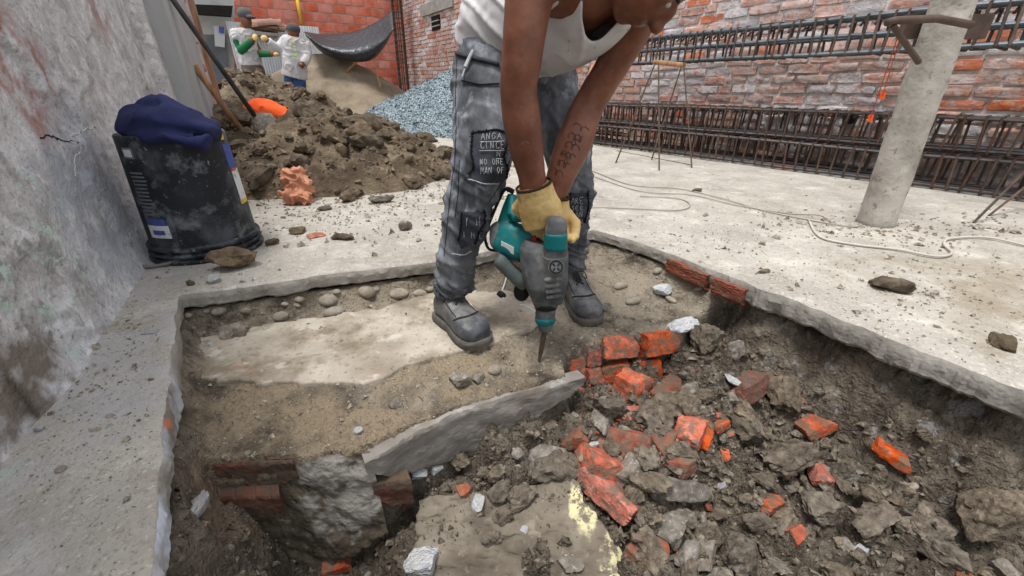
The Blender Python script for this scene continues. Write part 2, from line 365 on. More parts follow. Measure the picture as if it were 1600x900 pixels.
# ------------------------------------------------------------------ concrete screed left on the bench, with a ragged front edge
m_screed = mat('worn_screed', [srgb(140, 130, 115), srgb(166, 156, 140), srgb(190, 181, 165)], scale=6, detail=9, rough=.93, coord='pos',
    layers=[dict(col=srgb(124, 111, 92), scale=6, detail=5, lo=.48, hi=.60, amt=.8), dict(col=srgb(106, 95, 80), scale=60, detail=4, lo=.57, hi=.66, amt=.6), dict(col=srgb(206, 199, 185), scale=14, lo=.58, hi=.68, amt=.6), dict(col=srgb(190, 140, 116), scale=5, lo=.6, hi=.7, amt=.3)],
    bumps=((9, .5, .012), (60, .6, .005), (200, .4, .002)))
cc = conc.mean(0); co = resample(np.vstack([conc, conc[:1]]), .01)[:-1]; cnr = co - cc; cnr /= np.linalg.norm(cnr, axis=1)[:, None]
co = co + cnr * (fbm(p3(co[:, 0], co[:, 1], 2.0), 13, 6, .62) * .034)[:, None]
SV = []
for s_, zo in [(1.004, -.035), (1.0, -.022), (.998, -.004), (.99, .0), (.96, .001), (.9, 0), (.8, 0), (.7, 0), (.6, 0), (.5, 0), (.4, 0), (.3, 0), (.2, 0), (.1, 0), (.0, 0)]:
    p = cc + (co - cc) * s_; SV.append(p3(p[:, 0], p[:, 1], -.107 + zo + .007 * fbm(p3(p[:, 0], p[:, 1]), 9, 5, .6)))
SV = np.stack(SV, 1); scr = mk('screed_strip', SV.reshape(-1, 3), grid_faces(len(co), SV.shape[1], True), m_screed, smooth=True)
tag(scr, 'pale worn screed strip under the worker\'s boot with ragged broken front edge', 'concrete')

# ------------------------------------------------------------------ the long brick wall on the right
WA = np.array([3.1, 2.45]); WC = np.array([-2.54, 11.5]); wdv = (WC - WA) / np.linalg.norm(WC - WA); wnv = np.array([-wdv[1], wdv[0]])
if np.dot(-WA, wnv) < 0: wnv = -wnv
WLEN = float(np.linalg.norm(WC - WA)); S0 = -2.2
def WP(s, z, o=0.0): p = WA + wdv * s + wnv * o; return np.array([p[0], p[1], z])
def wray(x, y):                            # sight line meets the wall plane -> (s, z)
    d = ray(x, y); t = np.dot(WA, wnv) / np.dot(d[:2], wnv); P = np.array([0, 0, H]) + d * t; return np.dot(P[:2] - WA, wdv), P[2]
wrot = math.atan2(wdv[1], wdv[0])
m_mortar = mat('old_lime_mortar', [srgb(168, 158, 152), srgb(194, 186, 180), srgb(212, 206, 200)], scale=3, rough=.95, coord='pos', bumps=((14, .7, .03), (70, .6, .008)),
    layers=[dict(col=srgb(166, 116, 100), scale=5, lo=.5, hi=.62, amt=.5), dict(col=srgb(112, 106, 102), scale=9, lo=.55, hi=.7, amt=.6)])
m_brick = mat('old_pale_brick', [srgb(174, 122, 104), srgb(196, 148, 130), srgb(210, 172, 158)], scale=9, rough=.93, coord='obj', rnd=.24, bumps=((30, .6, .012), (110, .5, .004)),
    layers=[dict(col=srgb(192, 178, 172), scale=14, detail=5, lo=.43, hi=.58, amt=.85), dict(col=srgb(134, 122, 116), scale=22, lo=.56, hi=.64, amt=.8)])
m_brick_o = mat('orange_worn_brick', [srgb(182, 100, 68), srgb(200, 122, 88)], scale=9, rough=.93, rnd=.15, bumps=((30, .6, .012),), layers=[dict(col=srgb(186, 168, 160), scale=16, lo=.52, hi=.62, amt=.8)])
m_brick_g = mat('mortar_smeared_brick', [srgb(180, 172, 170), srgb(204, 196, 194)], scale=9, rough=.95, rnd=.15, bumps=((26, .7, .014), (90, .5, .004)), layers=[dict(col=srgb(182, 124, 106), scale=12, lo=.55, hi=.64, amt=.8)])
ns, nz = 150, 44; ss = np.linspace(S0, WLEN, ns); zs = np.linspace(-.3, 3.3, nz); SS, ZZ = np.meshgrid(ss, zs, indexing='ij')
oo = .006 * fbm(p3(SS, ZZ), 2.0, 4) + .005 * fbm(p3(SS, ZZ), 9, 3)
pw = WA[None, None] + wdv * SS[..., None] + wnv * oo[..., None]
wall = empty('brick_wall', WP(2, 0)); tag(wall, 'long weathered brick wall with grey mortar smears behind the rebar cages', 'wall')
INV = wall.matrix_world.inverted()
def child(o, par):                          # keep world place under a moved empty
    o.parent = par; o.location = Vector(o.location) - Vector(par.location); return o
back = child(mk('mortar_bed', np.concatenate([pw, ZZ[..., None]], -1).reshape(-1, 3), grid_faces(ns, nz), m_mortar, smooth=True), wall)
child(MB().box(WP((S0 + WLEN) / 2, 1.5, -.14), (WLEN - S0, .2, 3.6), Euler((0, 0, wrot))).build('wall_core', m_mortar), wall)
def brick_mesh(seed, L=.225, W=.05, Hh=.058, j=.006, cut=3):
    bm = bmesh.new(); bmesh.ops.create_cube(bm, size=1); bmesh.ops.subdivide_edges(bm, edges=bm.edges[:], cuts=cut, use_grid_fill=True); r = np.random.default_rng(seed)
    for v in bm.verts:
        p = np.array(v.co); a = abs(p) > .499; n = a.sum()
        s_ = 1 - (.0 if n < 2 else .05 * (n - 1)); q = p * [L, W, Hh] * [1 - (1 - s_) * .3, s_, s_]
        q += r.normal(size=3) * j * [.6, .5, .4] * (n > 0); v.co = q
    me = bpy.data.meshes.new('brick'); bm.to_mesh(me); bm.free(); smooth_all(me); me.set_sharp_from_angle(angle=math.radians(50)); return me
sets = []
for m_ in (m_brick, m_brick_g, m_brick_o):
    sets.append([])
    for k in range(6): me = brick_mesh(k + 11, cut=2); me.materials.append(m_); sets[-1].append(me)
cells = []; hc = .074
win_s, win_z = wray(682, 36)
for c_ in range(int(3.2 / hc)):
    z = .02 + c_ * hc; s_ = S0 + (c_ % 2) * .12 + random.uniform(-.03, .03)
    while s_ < WLEN - .05:
        L = random.choice([.235, .235, .21, .25, .12, .19]); cs = s_ + L / 2; s_ += L + .014
        zz = z + .012 * math.sin(cs * 1.3) + random.uniform(-.004, .004)
        x, y = proj(WP(cs, zz))
        if dep(WP(cs, zz)) < .3 or x > 2300 or y < -140: continue
        if abs(cs - win_s) < .30 and -.02 < zz - win_z + .0 < .40 or (abs(cs - win_s) < .2 and abs(zz - win_z) < .13): continue
        n1 = float(fbm(np.array([[cs * 1.0, zz * 1.6, 3.3]]), 1.1, 3)[0]); n2 = float(fbm(np.array([[cs, zz, 8.1]]), .9, 3)[0])
        if n1 > .36 and random.random() < .75: continue        # brick lost under mortar
        kind = 1 if (n1 > .16 and random.random() < .8) or random.random() < .12 or (zz < .42 and cs < 1.8 and random.random() < .65) else (2 if random.random() < .10 + (.3 if n2 > .25 else 0) else 0)
        vis = (x < 1610 and y < 300 and not (640 < x < 715 and y > 160)); area = L * hc / dep(WP(cs, zz)) ** 2 * (1 if vis else .01)
        cells.append((area, cs, zz, L, kind))
cells.sort(reverse=True)
rest = {0: MB(), 1: MB(), 2: MB()}
for i, (ar, cs, zz, L, kind) in enumerate(cells):
    p = WP(cs, zz, -.012 + random.uniform(-.005, .007) - (.004 if kind == 1 else 0)); e = Euler((random.uniform(-.03, .03), random.uniform(-.025, .025), wrot + random.uniform(-.03, .03) + (math.pi if random.random() < .5 else 0)))
    scl = (L / .228, 1, random.uniform(.92, 1.06))
    if i < 300:
        o = link('brick', random.choice(sets[kind]), loc=p, rot=e, sc=scl); child(o, wall)
    else:
        b = rest[kind]; b.box(p, (L * .97, .05, .056 * scl[2]), e)
for k, b in rest.items():
    if b.v: o = child(b.build('far_bricks', (m_brick, m_brick_g, m_brick_o)[k]), wall); o['kind'] = 'stuff'
# small barred window with lintel
m_dark = mat('dark_recess', [srgb(24, 21, 20), srgb(38, 34, 32)], bumps=())
m_lint = mat('grey_render', [srgb(132, 126, 120), srgb(164, 158, 150)], scale=5, coord='pos', bumps=((20, .5, .02),))
win = child(MB().box(WP(win_s, win_z, .0), (.40, .05, .25), Euler((0, 0, wrot))).build('window', m_dark), wall)
for k in (-.055, .03): child(MB().box(WP(win_s, win_z + k, .035), (.42, .02, .02), Euler((0, 0, wrot))).build('window_bar', m_lint), wall)
child(MB().box(WP(win_s - .1, win_z + .27, .025), (1.6, .06, .2), Euler((0, 0, wrot))).build('lintel', m_lint), wall)
ps, pz = wray(1331, 186); child(MB().tube([WP(ps, pz, -.05), WP(ps, pz, .07)], .035, 10).build('drain_pipe', m_dark, sharp=40), wall)

# ------------------------------------------------------------------ orange hollow-block wall across the back
ow = math.radians(33); odv = np.array([-math.cos(ow), -math.sin(ow)]); onv = np.array([math.sin(ow), -math.cos(ow)]); OC = WC + np.array([.0, -.05]); orot = math.atan2(odv[1], odv[0])
def OP(s, z, o=0.0): p = OC + odv * s + onv * o; return np.array([p[0], p[1], z])
def oray(x, y):
    d = ray(x, y); t = np.dot(OC, onv) / np.dot(d[:2], onv); P = np.array([0, 0, H]) + d * t; return np.dot(P[:2] - OC, odv), P[2]
m_block = mat('orange_clay_block', [srgb(186, 98, 76), srgb(202, 116, 94), srgb(212, 132, 112)], scale=5, rough=.9, rnd=.14, bumps=((30, .4, .01),), layers=[dict(col=srgb(196, 136, 118), scale=6, lo=.54, hi=.68, amt=.6)])
m_omort = mat('orange_wall_mortar', [srgb(158, 128, 116), srgb(186, 160, 148)], scale=6, coord='pos', bumps=((20, .5, .02),))
owall = empty('block_wall', OP(2, 0)); tag(owall, 'tall orange hollow clay block wall at the back of the site', 'wall')
child(MB().box(OP(3.2, 1.6, -.12), (6.6, .2, 4.2), Euler((0, 0, orot))).build('mortar_bed', m_omort), owall)
bme = [brick_mesh(40 + k, .265, .06, .158, .003, 2) for k in range(3)]
for b in bme: b.materials.append(m_block)
blk = []
for r_ in range(18):
    z = .15 + r_ * .172; s_ = (r_ % 2) * .14
    while s_ < 4.6:
        x, y = proj(OP(s_ + .14, z))
        if x > 360 and -25 < y < 175 and len(blk) < 300:
            o = link('block', random.choice(bme), loc=OP(s_ + .14, z, -.038 + random.uniform(-.004, .005)), rot=(0, random.uniform(-.01, .01), orot + random.uniform(-.012, .012))); child(o, owall); blk.append(o)
        s_ += .282
# ------------------------------------------------------------------ plastered wall close on the left
LW0 = G(40, 660)[:2]; LW1 = G(225, 395)[:2]; ldv = (LW1 - LW0) / np.linalg.norm(LW1 - LW0); lnv = np.array([ldv[1], -ldv[0]])
if np.dot(-LW0, lnv) < 0: lnv = -lnv
def LP(s, z, o=0.0): p = LW0 + ldv * s + lnv * o; return np.array([p[0], p[1], z])
def lray(x, y, o=0.0):
    d = ray(x, y); t = (np.dot(LW0, lnv) + o) / np.dot(d[:2], lnv); P = np.array([0, 0, H]) + d * t; return np.dot(P[:2] - LW0, ldv), P[2]
def LPx(x, y): s_, z = lray(x, y); return tuple(LP(s_, z))
lrot = math.atan2(ldv[1], ldv[0])
a_ = LPx
m_plas = mat('stained_shaded_plaster', [srgb(168, 166, 165), srgb(196, 195, 196), srgb(216, 216, 217)], scale=7, rough=.92, coord='pos', contrast=(.3, .68),
    layers=[dict(col=srgb(226, 225, 225), scale=15, detail=5, lo=.52, hi=.62, amt=.8), dict(col=srgb(150, 136, 130), scale=7, detail=5, lo=.54, hi=.66, amt=.5), dict(col=srgb(124, 116, 110), scale=24, detail=5, lo=.58, hi=.68, amt=.55), dict(col=srgb(112, 106, 102), scale=75, detail=4, lo=.58, hi=.66, amt=.55), dict(col=srgb(220, 219, 218), scale=55, detail=4, lo=.58, hi=.66, amt=.6), dict(col=srgb(138, 134, 132), scale=4, lo=.55, hi=.7, amt=.6),
            dict(col=srgb(160, 166, 176), scale=5, lo=.36, hi=.5, at=a_(150, 330) + (.3, .45, .3), soft=.3, amt=.8),
            dict(col=srgb(160, 116, 106), scale=7, lo=.42, hi=.54, at=a_(45, 110) + (.12, .2, .16), soft=.5, ws=6, amt=.9), dict(col=srgb(150, 104, 94), scale=7, lo=.42, hi=.52, at=a_(150, 15) + (.15, .2, .16), soft=.4, amt=.6),
            dict(col=srgb(126, 134, 128), scale=16, lo=.52, hi=.6, at=a_(60, 430) + (.2, .3, .22), soft=.4, amt=.7), dict(col=srgb(186, 208, 196), scale=22, lo=.56, hi=.6, at=a_(50, 400) + (.2, .3, .25), soft=.4),
            dict(col=srgb(196, 198, 200), scale=4, lo=.36, hi=.5, at=a_(205, 420) + (.2, .35, .18), soft=.3, amt=.8), dict(col=srgb(124, 115, 106), scale=7, lo=.36, hi=.48, at=a_(15, 600) + (.14, .2, .12), soft=.5)],  # last layer: brown dirt and shadow painted low at the wall's near end
    bumps=((14, .5, .016), (60, .8, .007), (220, .7, .0025)))
sE = lray(262, 20)[0]
n1, n2 = 240, 150; ss = np.concatenate([np.linspace(-1.6, .0, 60), np.linspace(.0, sE, n1 - 60)[0:]]); zs = np.concatenate([np.linspace(-.02, 1.2, 110), np.linspace(1.22, 1.72, 40)])
SS, ZZ = np.meshgrid(ss, zs, indexing='ij'); q = p3(SS, ZZ)
oo = .016 * fbm(q, 1.6, 3) + .007 * fbm(q, 6, 4) + .0035 * fbm(q, 28, 3) + .035 * np.exp(-ZZ / .04) * sstep(-.1, .2, SS) * (.8 + .5 * fbm(q, 2, 3)) + .012 * sstep(.4, .0, ZZ)
sP = lray(224, 60)[0]; sP0 = lray(208, 20)[0]
oo = oo + .05 * sstep(sP0 - .02, sP0 + .01, SS) * (1 - .6 * sstep(sP0 + .12, sP0 + .14, SS))
oo = oo - .015 * sstep(.52, .60, fbm(q + 4, 2.6, 4) + .5) * sstep(1.5, .2, abs(ZZ - .5))
pl = LW0[None, None] + ldv * SS[..., None] + lnv * oo[..., None]
lwall = empty('plastered_wall', LP(.6, 0)); tag(lwall, 'stained peeling grey plaster wall along the left edge beside the bucket', 'wall')
child(mk('plaster', np.concatenate([pl, ZZ[..., None]], -1).reshape(-1, 3), [tuple(reversed(f)) for f in grid_faces(n1, n2)], m_plas, smooth=True), lwall)
child(MB().box(LP((sE - 1.6) / 2 - .03, (1.72 - .02) / 2, -.16), (sE + 1.5, .2, 1.74), Euler((0, 0, lrot))).build('wall_core', m_lint), lwall)
# cracks in the plaster, as thin raised-and-broken seams
m_crack = mat('crack_filler', [srgb(196, 194, 190), srgb(216, 214, 210)], coord='pos', bumps=((60, .5, .004),))
def seam(pts, r, m_):
    P = resample([list(LP(*lray(x, y, .02), 0.0)) for x, y in pts], .012); P = P + RNG.normal(size=P.shape) * .003
    out = []
    for p in P:
        s_ = np.dot(p[:2] - LW0, ldv); k = np.argmin(abs(ss - s_)); j = np.argmin(abs(zs - p[2])); out.append(LP(s_, p[2], oo[k, j] + .0005))
    child(MB().tube(out, r, 5).build('crack', m_), lwall)
seam([(86, 214), (100, 209), (120, 218), (134, 224)], .0022, m_dark); seam([(126, 212), (150, 200), (172, 196)], .0016, m_crack); seam([(120, 218), (140, 228), (136, 248), (138, 275)], .0014, m_crack)
# pillar of smooth concrete, brick jamb and timber frame at the wall's end
m_pil = mat('pale_pillar_render', [srgb(158, 158, 158), srgb(182, 182, 182)], scale=3, coord='pos', stretch=(1, 1, .4), layers=[dict(col=srgb(146, 150, 140), scale=5, lo=.55, hi=.68, amt=.5)], bumps=((20, .3, .01), (90, .3, .003)))
s0_, s1_ = lray(225, 20)[0], lray(275, 40)[0]
pil = MB(); pil.box(LP((s0_ + s1_) / 2, .9, .03), (s1_ - s0_, .16, 2.0), Euler((0, 0, lrot)))
o = pil.build('concrete_pillar', m_pil); tag(o, 'smooth pale concrete pillar at the end of the plaster wall', 'pillar')
jamb = empty('brick_jamb', LP(s1_ + .2, 0)); tag(jamb, 'ragged brick door jamb beyond the pale pillar', 'wall')
s2_ = lray(296, 40)[0]
child(MB().box(LP((s1_ + s2_) / 2 + .02, .95, .0), (s2_ - s1_, .12, 2.1), Euler((0, 0, lrot))).build('jamb_core', m_mortar), jamb)
for k in range(26):
    z = .1 + k * .078; L = .235; o = link('brick', random.choice(sets[random.choice([0, 2, 2, 1])]), loc=LP(s1_ + .13 + random.uniform(0, .06) + (k % 2) * .1, z, .055 + random.uniform(-.01, .02)), rot=(0, random.uniform(-.05, .05), lrot + random.uniform(-.08, .08)), sc=(1.1, 1.3, 1)); child(o, jamb)
m_wood = mat('raw_timber', [srgb(128, 90, 62), srgb(164, 122, 88), srgb(184, 146, 110)], scale=6, rough=.8, stretch=(6, 6, .8), rnd=.05, bumps=((30, .3, .004),))
p = LP(lray(300, 60)[0], 1.0, .05); o = MB().box((p[0], p[1], .85), (.09, .12, 2.2), Euler((0, 0, lrot))).build('door_post', m_wood); tag(o, 'raw timber door post beside the brick jamb', 'post')

# ------------------------------------------------------------------ rebar cages
m_bar = mat('dark_rebar', [srgb(66, 66, 68), srgb(96, 92, 90)], scale=20, rough=.6, metal=.55, rnd=.1, bumps=((200, .4, .002),), layers=[dict(col=srgb(122, 78, 54), scale=9, lo=.5, hi=.65, amt=.5)])
m_rust = mat('rusty_stirrup_wire', [srgb(66, 53, 47), srgb(98, 78, 67)], scale=20, rough=.8, rnd=.2, bumps=((150, .4, .002),))
m_blue = mat('blue_grey_rebar', [srgb(84, 92, 98), srgb(116, 124, 130)], scale=12, rough=.5, metal=.5, rnd=.08, bumps=((200, .4, .002),))
m_drust = mat('dark_stirrup_wire', [srgb(62, 56, 54), srgb(98, 82, 72)], scale=20, rough=.7, rnd=.25, bumps=())
def rect_path(w, h, r=.012):
    return [(-w, -h), (w, -h), (w, h), (-w, h), (-w, -h + .0)]
def stirrup_mesh(w, h, r=.006, m_=None):
    mb = MB(); P = [(0, -w, -h), (0, w, -h), (0, w, h), (0, -w, h)]
    for i in range(4): mb.tube([P[i], P[(i + 1) % 4]], r, 5)
    mb.tube([(0, -w, h), (.01, -w + .04, h - .045)], r, 5); mb.tube([(0, -w, h), (-.012, -w + .045, h - .03)], r, 5)
    me = mesh('stirrup', mb.v, mb.f, sharp=60); me.materials.append(m_ or m_rust); return me
def cage(A, B, w, h, step, nbar, label, barm, group='long rebar cages', rb=.007, roll=0.0, sm=None, sr=.006):
    A, B = Vector(A), Vector(B); d = (B - A); L = d.length; d.normalize(); root = empty('rebar_cage', A); tag(root, label, 'rebar cage', group)
    rz = math.atan2(d.y, d.x); ry = -math.asin(d.z); e = Euler((roll, ry, rz)); mt = e.to_matrix()
    bars = {3: [(-1, -1), (1, -1), (-1, 1), (1, 1), (0, 1), (0, -1)], 2: [(-1, -1), (1, -1), (-1, 1), (1, 1)], 4: [(-1, -1), (1, -1), (-1, 1), (1, 1), (0, 1), (0, -1), (-1, 0), (1, 0)]}[nbar]
    for a, b in bars:
        o = mt @ Vector((0, a * (w - .010), b * (h - .010))); n = 7
        pts = [o + d * (L * k / n) + Vector((0, 0, random.uniform(-.006, .006))) for k in range(n + 1)]
        MB().tube(pts, rb, 6).build('long_bar', barm, root, sharp=60)
    me = stirrup_mesh(w, h, sr, sm); n = int(L / step)
    for k in range(n + 1):
        p = d * (k * step + random.uniform(-.015, .015))
        link('stirrup', me, parent=root, loc=p, rot=(roll + random.uniform(-.05, .05), ry + random.uniform(-.10, .10), rz + random.uniform(-.07, .07)))
    return root
Ca, Cb = G(1640, 322)[:2], G(905, 224)[:2]; cd = (Cb - Ca) / np.linalg.norm(Cb - Ca); cn = np.array([cd[1], -cd[0]])
if np.dot(cn, -Ca) > 0: cn = -cn              # points to the wall
def CP(s, o, z): p = Ca + cd * s + cn * o; return (p[0], p[1], z)
CL = float(np.linalg.norm(Cb - Ca))
cage(CP(-1.3, .11, .11), CP(CL, .11, .11), .100, .095, .075, 3, 'front rebar cage lying lowest on the slab, nearest the post', m_bar, rb=.011, sr=.0072)
cage(CP(-1.4, .36, .11), CP(CL + .4, .38, .11), .100, .095, .085, 3, 'rear rebar cage lying on the slab against the brick wall', m_bar, rb=.011, sr=.0072)
cage(CP(-1.2, .18, .325), CP(CL + .2, .16, .315), .100, .095, .072, 3, 'rebar cage stacked on top of the front cage by the wall', m_bar, rb=.011, sr=.0072)
cage(CP(-1.5, .42, .325), CP(CL + .5, .41, .315), .095, .090, .10, 3, 'rebar cage stacked at the back, touching the brick wall', m_bar, rb=.011, sr=.0072)
# loose bars on the floor beyond the man
for k in range(9):
    s_ = CL - .2 + random.uniform(-.3, .3); o_ = .05 + k * .05; z = .03 + random.uniform(0, .16)
    o = MB().tube([CP(s_, o_, z), CP(s_ + 2.2 + random.uniform(-.5, .5), o_ + random.uniform(-.15, .15), z + random.uniform(-.05, .05))], .007, 6).build('steel_bar', random.choice([m_rust, m_bar, m_blue]), sharp=60)
    tag(o, 'loose steel bar in the bundle on the slab behind the worker', 'rebar', 'loose bars bundled behind the worker')
# raised cage carried on stands
def WallOff(x, y, o):                        # sight line meets the plane parallel to the wall, o metres out
    d = ray(x, y); t = (np.dot(WA, wnv) + o) / np.dot(d[:2], wnv); return np.array([0, 0, H]) + d * t
ua = WallOff(1640, 34, .42); ub = WallOff(985, 82, .42); ua = ua + (ua - ub) / np.linalg.norm(ua - ub) * 1.2
cage(ua, ub, .095, .105, .075, 4, 'raised blue grey rebar cage running level above the brick wall base', m_blue, rb=.013, sm=m_drust, sr=.0085)
# thin rebar stands that carry it
for (bx, by, tx, ty, lab) in [(1030, 266, 1029, 98, 'thin rusty rod standing upright under the raised cage'), (1081, 262, 1068, 98, 'thin rusty rod with its top under the raised cage, right of the upright one'), (962, 255, 1024, 98, 'long thin rod slanting up to the raised cage, leftmost of the stand')]:
    b = G(bx, by); t = np.array(R(tx, ty, b[1] + .35)); o = MB().tube([b - [0, 0, .0], t], .006, 6).build('stand_rod', m_rust, sharp=60); tag(o, lab, 'rod')
b = G(1018, 250); t = R(1066, 100, b[1] + .2); tag(MB().tube([b, t], .006, 6).build('stand_rod', m_rust, sharp=60), 'thin rod slanting right up to the raised cage, behind the others', 'rod')
tag(MB().tube([G(965, 236), G(1080, 258)], .005, 6).build('tie_rod', m_rust, sharp=60), 'thin cross rod tying the feet of the rebar stand', 'rod')
tag(MB().tube([R(1022, 97, 4.0), R(1070, 102, 3.75)], .02, 6).build('support_plank', m_wood, sharp=60), 'short dark timber bearer under the raised cage', 'timber')
p0, p1 = G(880, 226), R(930, 100, 5.6); tag(MB().tube([p0, p1], .035, 4).build('timber_prop', m_wood), 'pale timber prop leaning behind the worker\'s hip', 'timber')

# ------------------------------------------------------------------ round concrete post with clamped bracket
m_post = mat('cement_post', [srgb(140, 134, 124), srgb(164, 158, 148), srgb(182, 176, 166)], scale=6, coord='pos', contrast=(.35, .65), layers=[dict(col=srgb(150, 92, 60), scale=10, lo=.5, hi=.56, at=tuple(R(1366, 292, 1.8)) + (.03, .05, .05), soft=.4), dict(col=srgb(108, 100, 90), scale=30, lo=.6, hi=.68, amt=.7), dict(col=srgb(196, 190, 178), scale=5, lo=.55, hi=.66, amt=.6)], bumps=((18, .5, .012), (80, .5, .004)))
pb = G(1368, 350); pt = np.array(pb) + (np.array(R(1490, 0, pb[1] + .02)) - pb); ax = (pt - pb) / np.linalg.norm(pt - pb); post = empty('concrete_post', pb); tag(post, 'leaning round concrete post standing on the slab', 'post')
PTS = [pb + ax * t for t in np.linspace(-.02, 1.9, 50)]; v, f = tube_geo(PTS, [.072 - .005 * t for t in np.linspace(0, 1.9, 50)], 32); v = np.array([list(q) for q in v])
vc = v - pb; rad = vc - (vc @ ax)[:, None] * ax; rl = np.linalg.norm(rad, axis=1)[:, None] + 1e-6
v = v + rad / rl * (.006 * fbm(v, 9, 4))[:, None]
child(mk('shaft', v, f, m_post, smooth=True), post)
m_iron = mat('brown_painted_iron', [srgb(74, 60, 54), srgb(104, 88, 78)], scale=10, rough=.65, metal=.3, bumps=((60, .3, .003),))
def onpost(t, dx=0, dy=0, dz=0): return tuple(pb + ax * t + np.array([dx, dy, dz]))
brk = empty('post_bracket', onpost(.95)); tag(brk, 'rusty iron bracket clamped across the top of the leaning concrete post', 'bracket')
yb = pb[1] - .10
child(MB().tube([R(1385, 35, yb), R(1400, 32, yb), R(1465, 29, yb), R(1518, 39, yb)], .013, 8).build('clamp_rod', m_iron, smooth=True), brk)
yk = pb[1] + .10
child(MB().tube([R(1395, 40, yb), R(1436, 98, yb + .02)], .010, 6).build('brace', m_iron, sharp=60), brk)
c0 = np.array(R(1410, 42, yk)); c1 = np.array(R(1542, 42, yk)); md = (c0 + c1) / 2
child(MB().box(md, (np.linalg.norm(c1 - c0), .03, .085), Euler((0, 0, math.atan2(*(c1 - c0)[[1, 0]])))).build('back_board', m_iron), brk)
m_string = mat('red_string', [srgb(190, 84, 56)], bumps=()); m_orange = mat('orange_tape', [srgb(236, 92, 34)], rough=.6, bumps=())
for (x0, y0, x1, y1) in [(1412, 40, 1379, 150), (1402, 60, 1360, 185)]:
    a, b = R(x0, y0, yk), R(x1, y1, yk + .35); s_ = empty('plumb_string', a); tag(s_, 'red string with an orange tag hanging %s the post bracket' % ('nearest' if x0 > 1405 else 'just left of'), 'string')
    child(MB().tube([a, b], .0022, 5).build('cord', m_string), s_); child(MB().box(b, (.022, .008, .035)).build('tag_strip', m_orange), s_)
# starter cage standing at the right edge and rods leaning there
rc = empty('starter_rebar', CP(-.05, .3, 0)); tag(rc, 'upright starter rebar with rusty ties at the right edge', 'rebar cage')
for dx in (0, .15): p = np.array(CP(.30 - dx, .42, .0)); child(MB().tube([p, p + [0.04, 0, 1.6]], .012, 6).build('long_bar', m_bar, sharp=60), rc)
for k in range(10):
    p = np.array(CP(.225, .41, .22 + k * .085)); child(MB().tube([p + np.r_[cd * .13, 0], p - np.r_[cd * .13, 0]], .008, 6).build('tie', m_rust, sharp=60), rc)
for (bx, by, tx, ty) in [(1521, 348, 1625, 245), (1545, 337, 1640, 262)]:
    b = G(bx, by); tag(MB().tube([b, R(tx, ty, b[1] + .1)], .006, 6).build('leaning_rod', m_rust, sharp=60), 'thin rusty rod %s leaning against the cages at the right edge' % ('in front' if bx < 1530 else 'behind'), 'rod')

# ------------------------------------------------------------------ wires and hose on the slab
m_wire = mat('dusty_wire', [srgb(150, 142, 130), srgb(176, 168, 156)], bumps=()); m_hose = mat('pale_hose', [srgb(176, 168, 156), srgb(196, 190, 178)], bumps=(), rough=.7)
def floorline(px, r, m_, name, lab, cat, n=6):
    P = spline([list(G(x, y)[:2]) + [r * .6 + .004] for x, y in px], n); tag(MB().tube(P, r, 6).build(name, m_, smooth=True), lab, cat)
floorline([(925, 268), (985, 290), (1060, 296), (1130, 312), (1190, 330), (1262, 345), (1330, 356), (1345, 352)], .0032, m_wire, 'wire', 'long grey wire trailing over the slab to the foot of the post', 'wire')
floorline([(930, 278), (1000, 300), (1080, 306), (1150, 322), (1230, 335), (1280, 338), (1300, 350)], .003, m_wire, 'wire', 'second grey wire lying beside the long one on the slab', 'wire')
floorline([(920, 325), (1000, 328), (1060, 330), (1078, 322), (1060, 312), (1000, 308)], .003, m_wire, 'wire', 'looped grey wire on the slab right of the worker', 'wire')
floorline([(1262, 345), (1280, 372), (1330, 384), (1400, 392), (1460, 403), (1486, 398), (1474, 384), (1484, 375), (1540, 373), (1610, 388)], .0048, m_hose, 'hose', 'thin pale hose curling across the slab in front of the post', 'hose')
floorline([(552, 214), (600, 224), (640, 232)], .008, m_hose, 'pale_stick', 'straight pale stick lying by the soil heap', 'stick', 2)

# ------------------------------------------------------------------ heaps
def heap(name, bumps, x0, x1, y0, y1, stp, m_, lab, amp, sc, floor=-.02, ridge=False, cut=None, kind=None):
    gx = np.arange(x0, x1, stp); gy = np.arange(y0, y1, stp); X, Y = np.meshgrid(gx, gy, indexing='ij'); Z = np.full(X.shape, floor); q = p3(X, Y)
    wx, wy = X + fbm(q, sc * .3, 3) * .25, Y + fbm(q + 4, sc * .3, 3) * .25
    for (bx, by, rx, ry, h, sh) in bumps:
        d = np.hypot((wx - bx) / rx, (wy - by) / ry); Z = np.maximum(Z, floor + (h - floor) * (np.clip(1 - d, 0, 1) ** sh if sh else np.clip(1.15 - d, 0, 1)))
    k = sstep(floor, floor + .08, Z); Z = Z + amp * k * (fbm(q, sc, 5, .55, ridge) + .5 * fbm(q + 7, sc * 3.3, 3))
    if cut: Z = cut(X, Y, Z)
    keep = Z > floor + .004; idx = -np.ones(X.shape, int); keep2 = keep.copy(); keep2[1:] |= keep[:-1]; keep2[:-1] |= keep[1:]; keep2[:, 1:] |= keep[:, :-1]; keep2[:, :-1] |= keep[:, 1:]
    idx[keep2] = np.arange(keep2.sum()); v = np.stack([X[keep2], Y[keep2], Z[keep2]], 1)
    q4 = np.stack([idx[:-1, :-1], idx[1:, :-1], idx[1:, 1:], idx[:-1, 1:]], -1).reshape(-1, 4); q4 = q4[(q4 >= 0).all(1)]
    o = mk(name, v, q4, m_, smooth=True); tag(o, lab, 'heap', kind=kind)
    from_xy = lambda x, y: float(Z[int(np.clip((x - x0) / stp, 0, len(gx) - 1)), int(np.clip((y - y0) / stp, 0, len(gy) - 1))])
    return o, from_xy
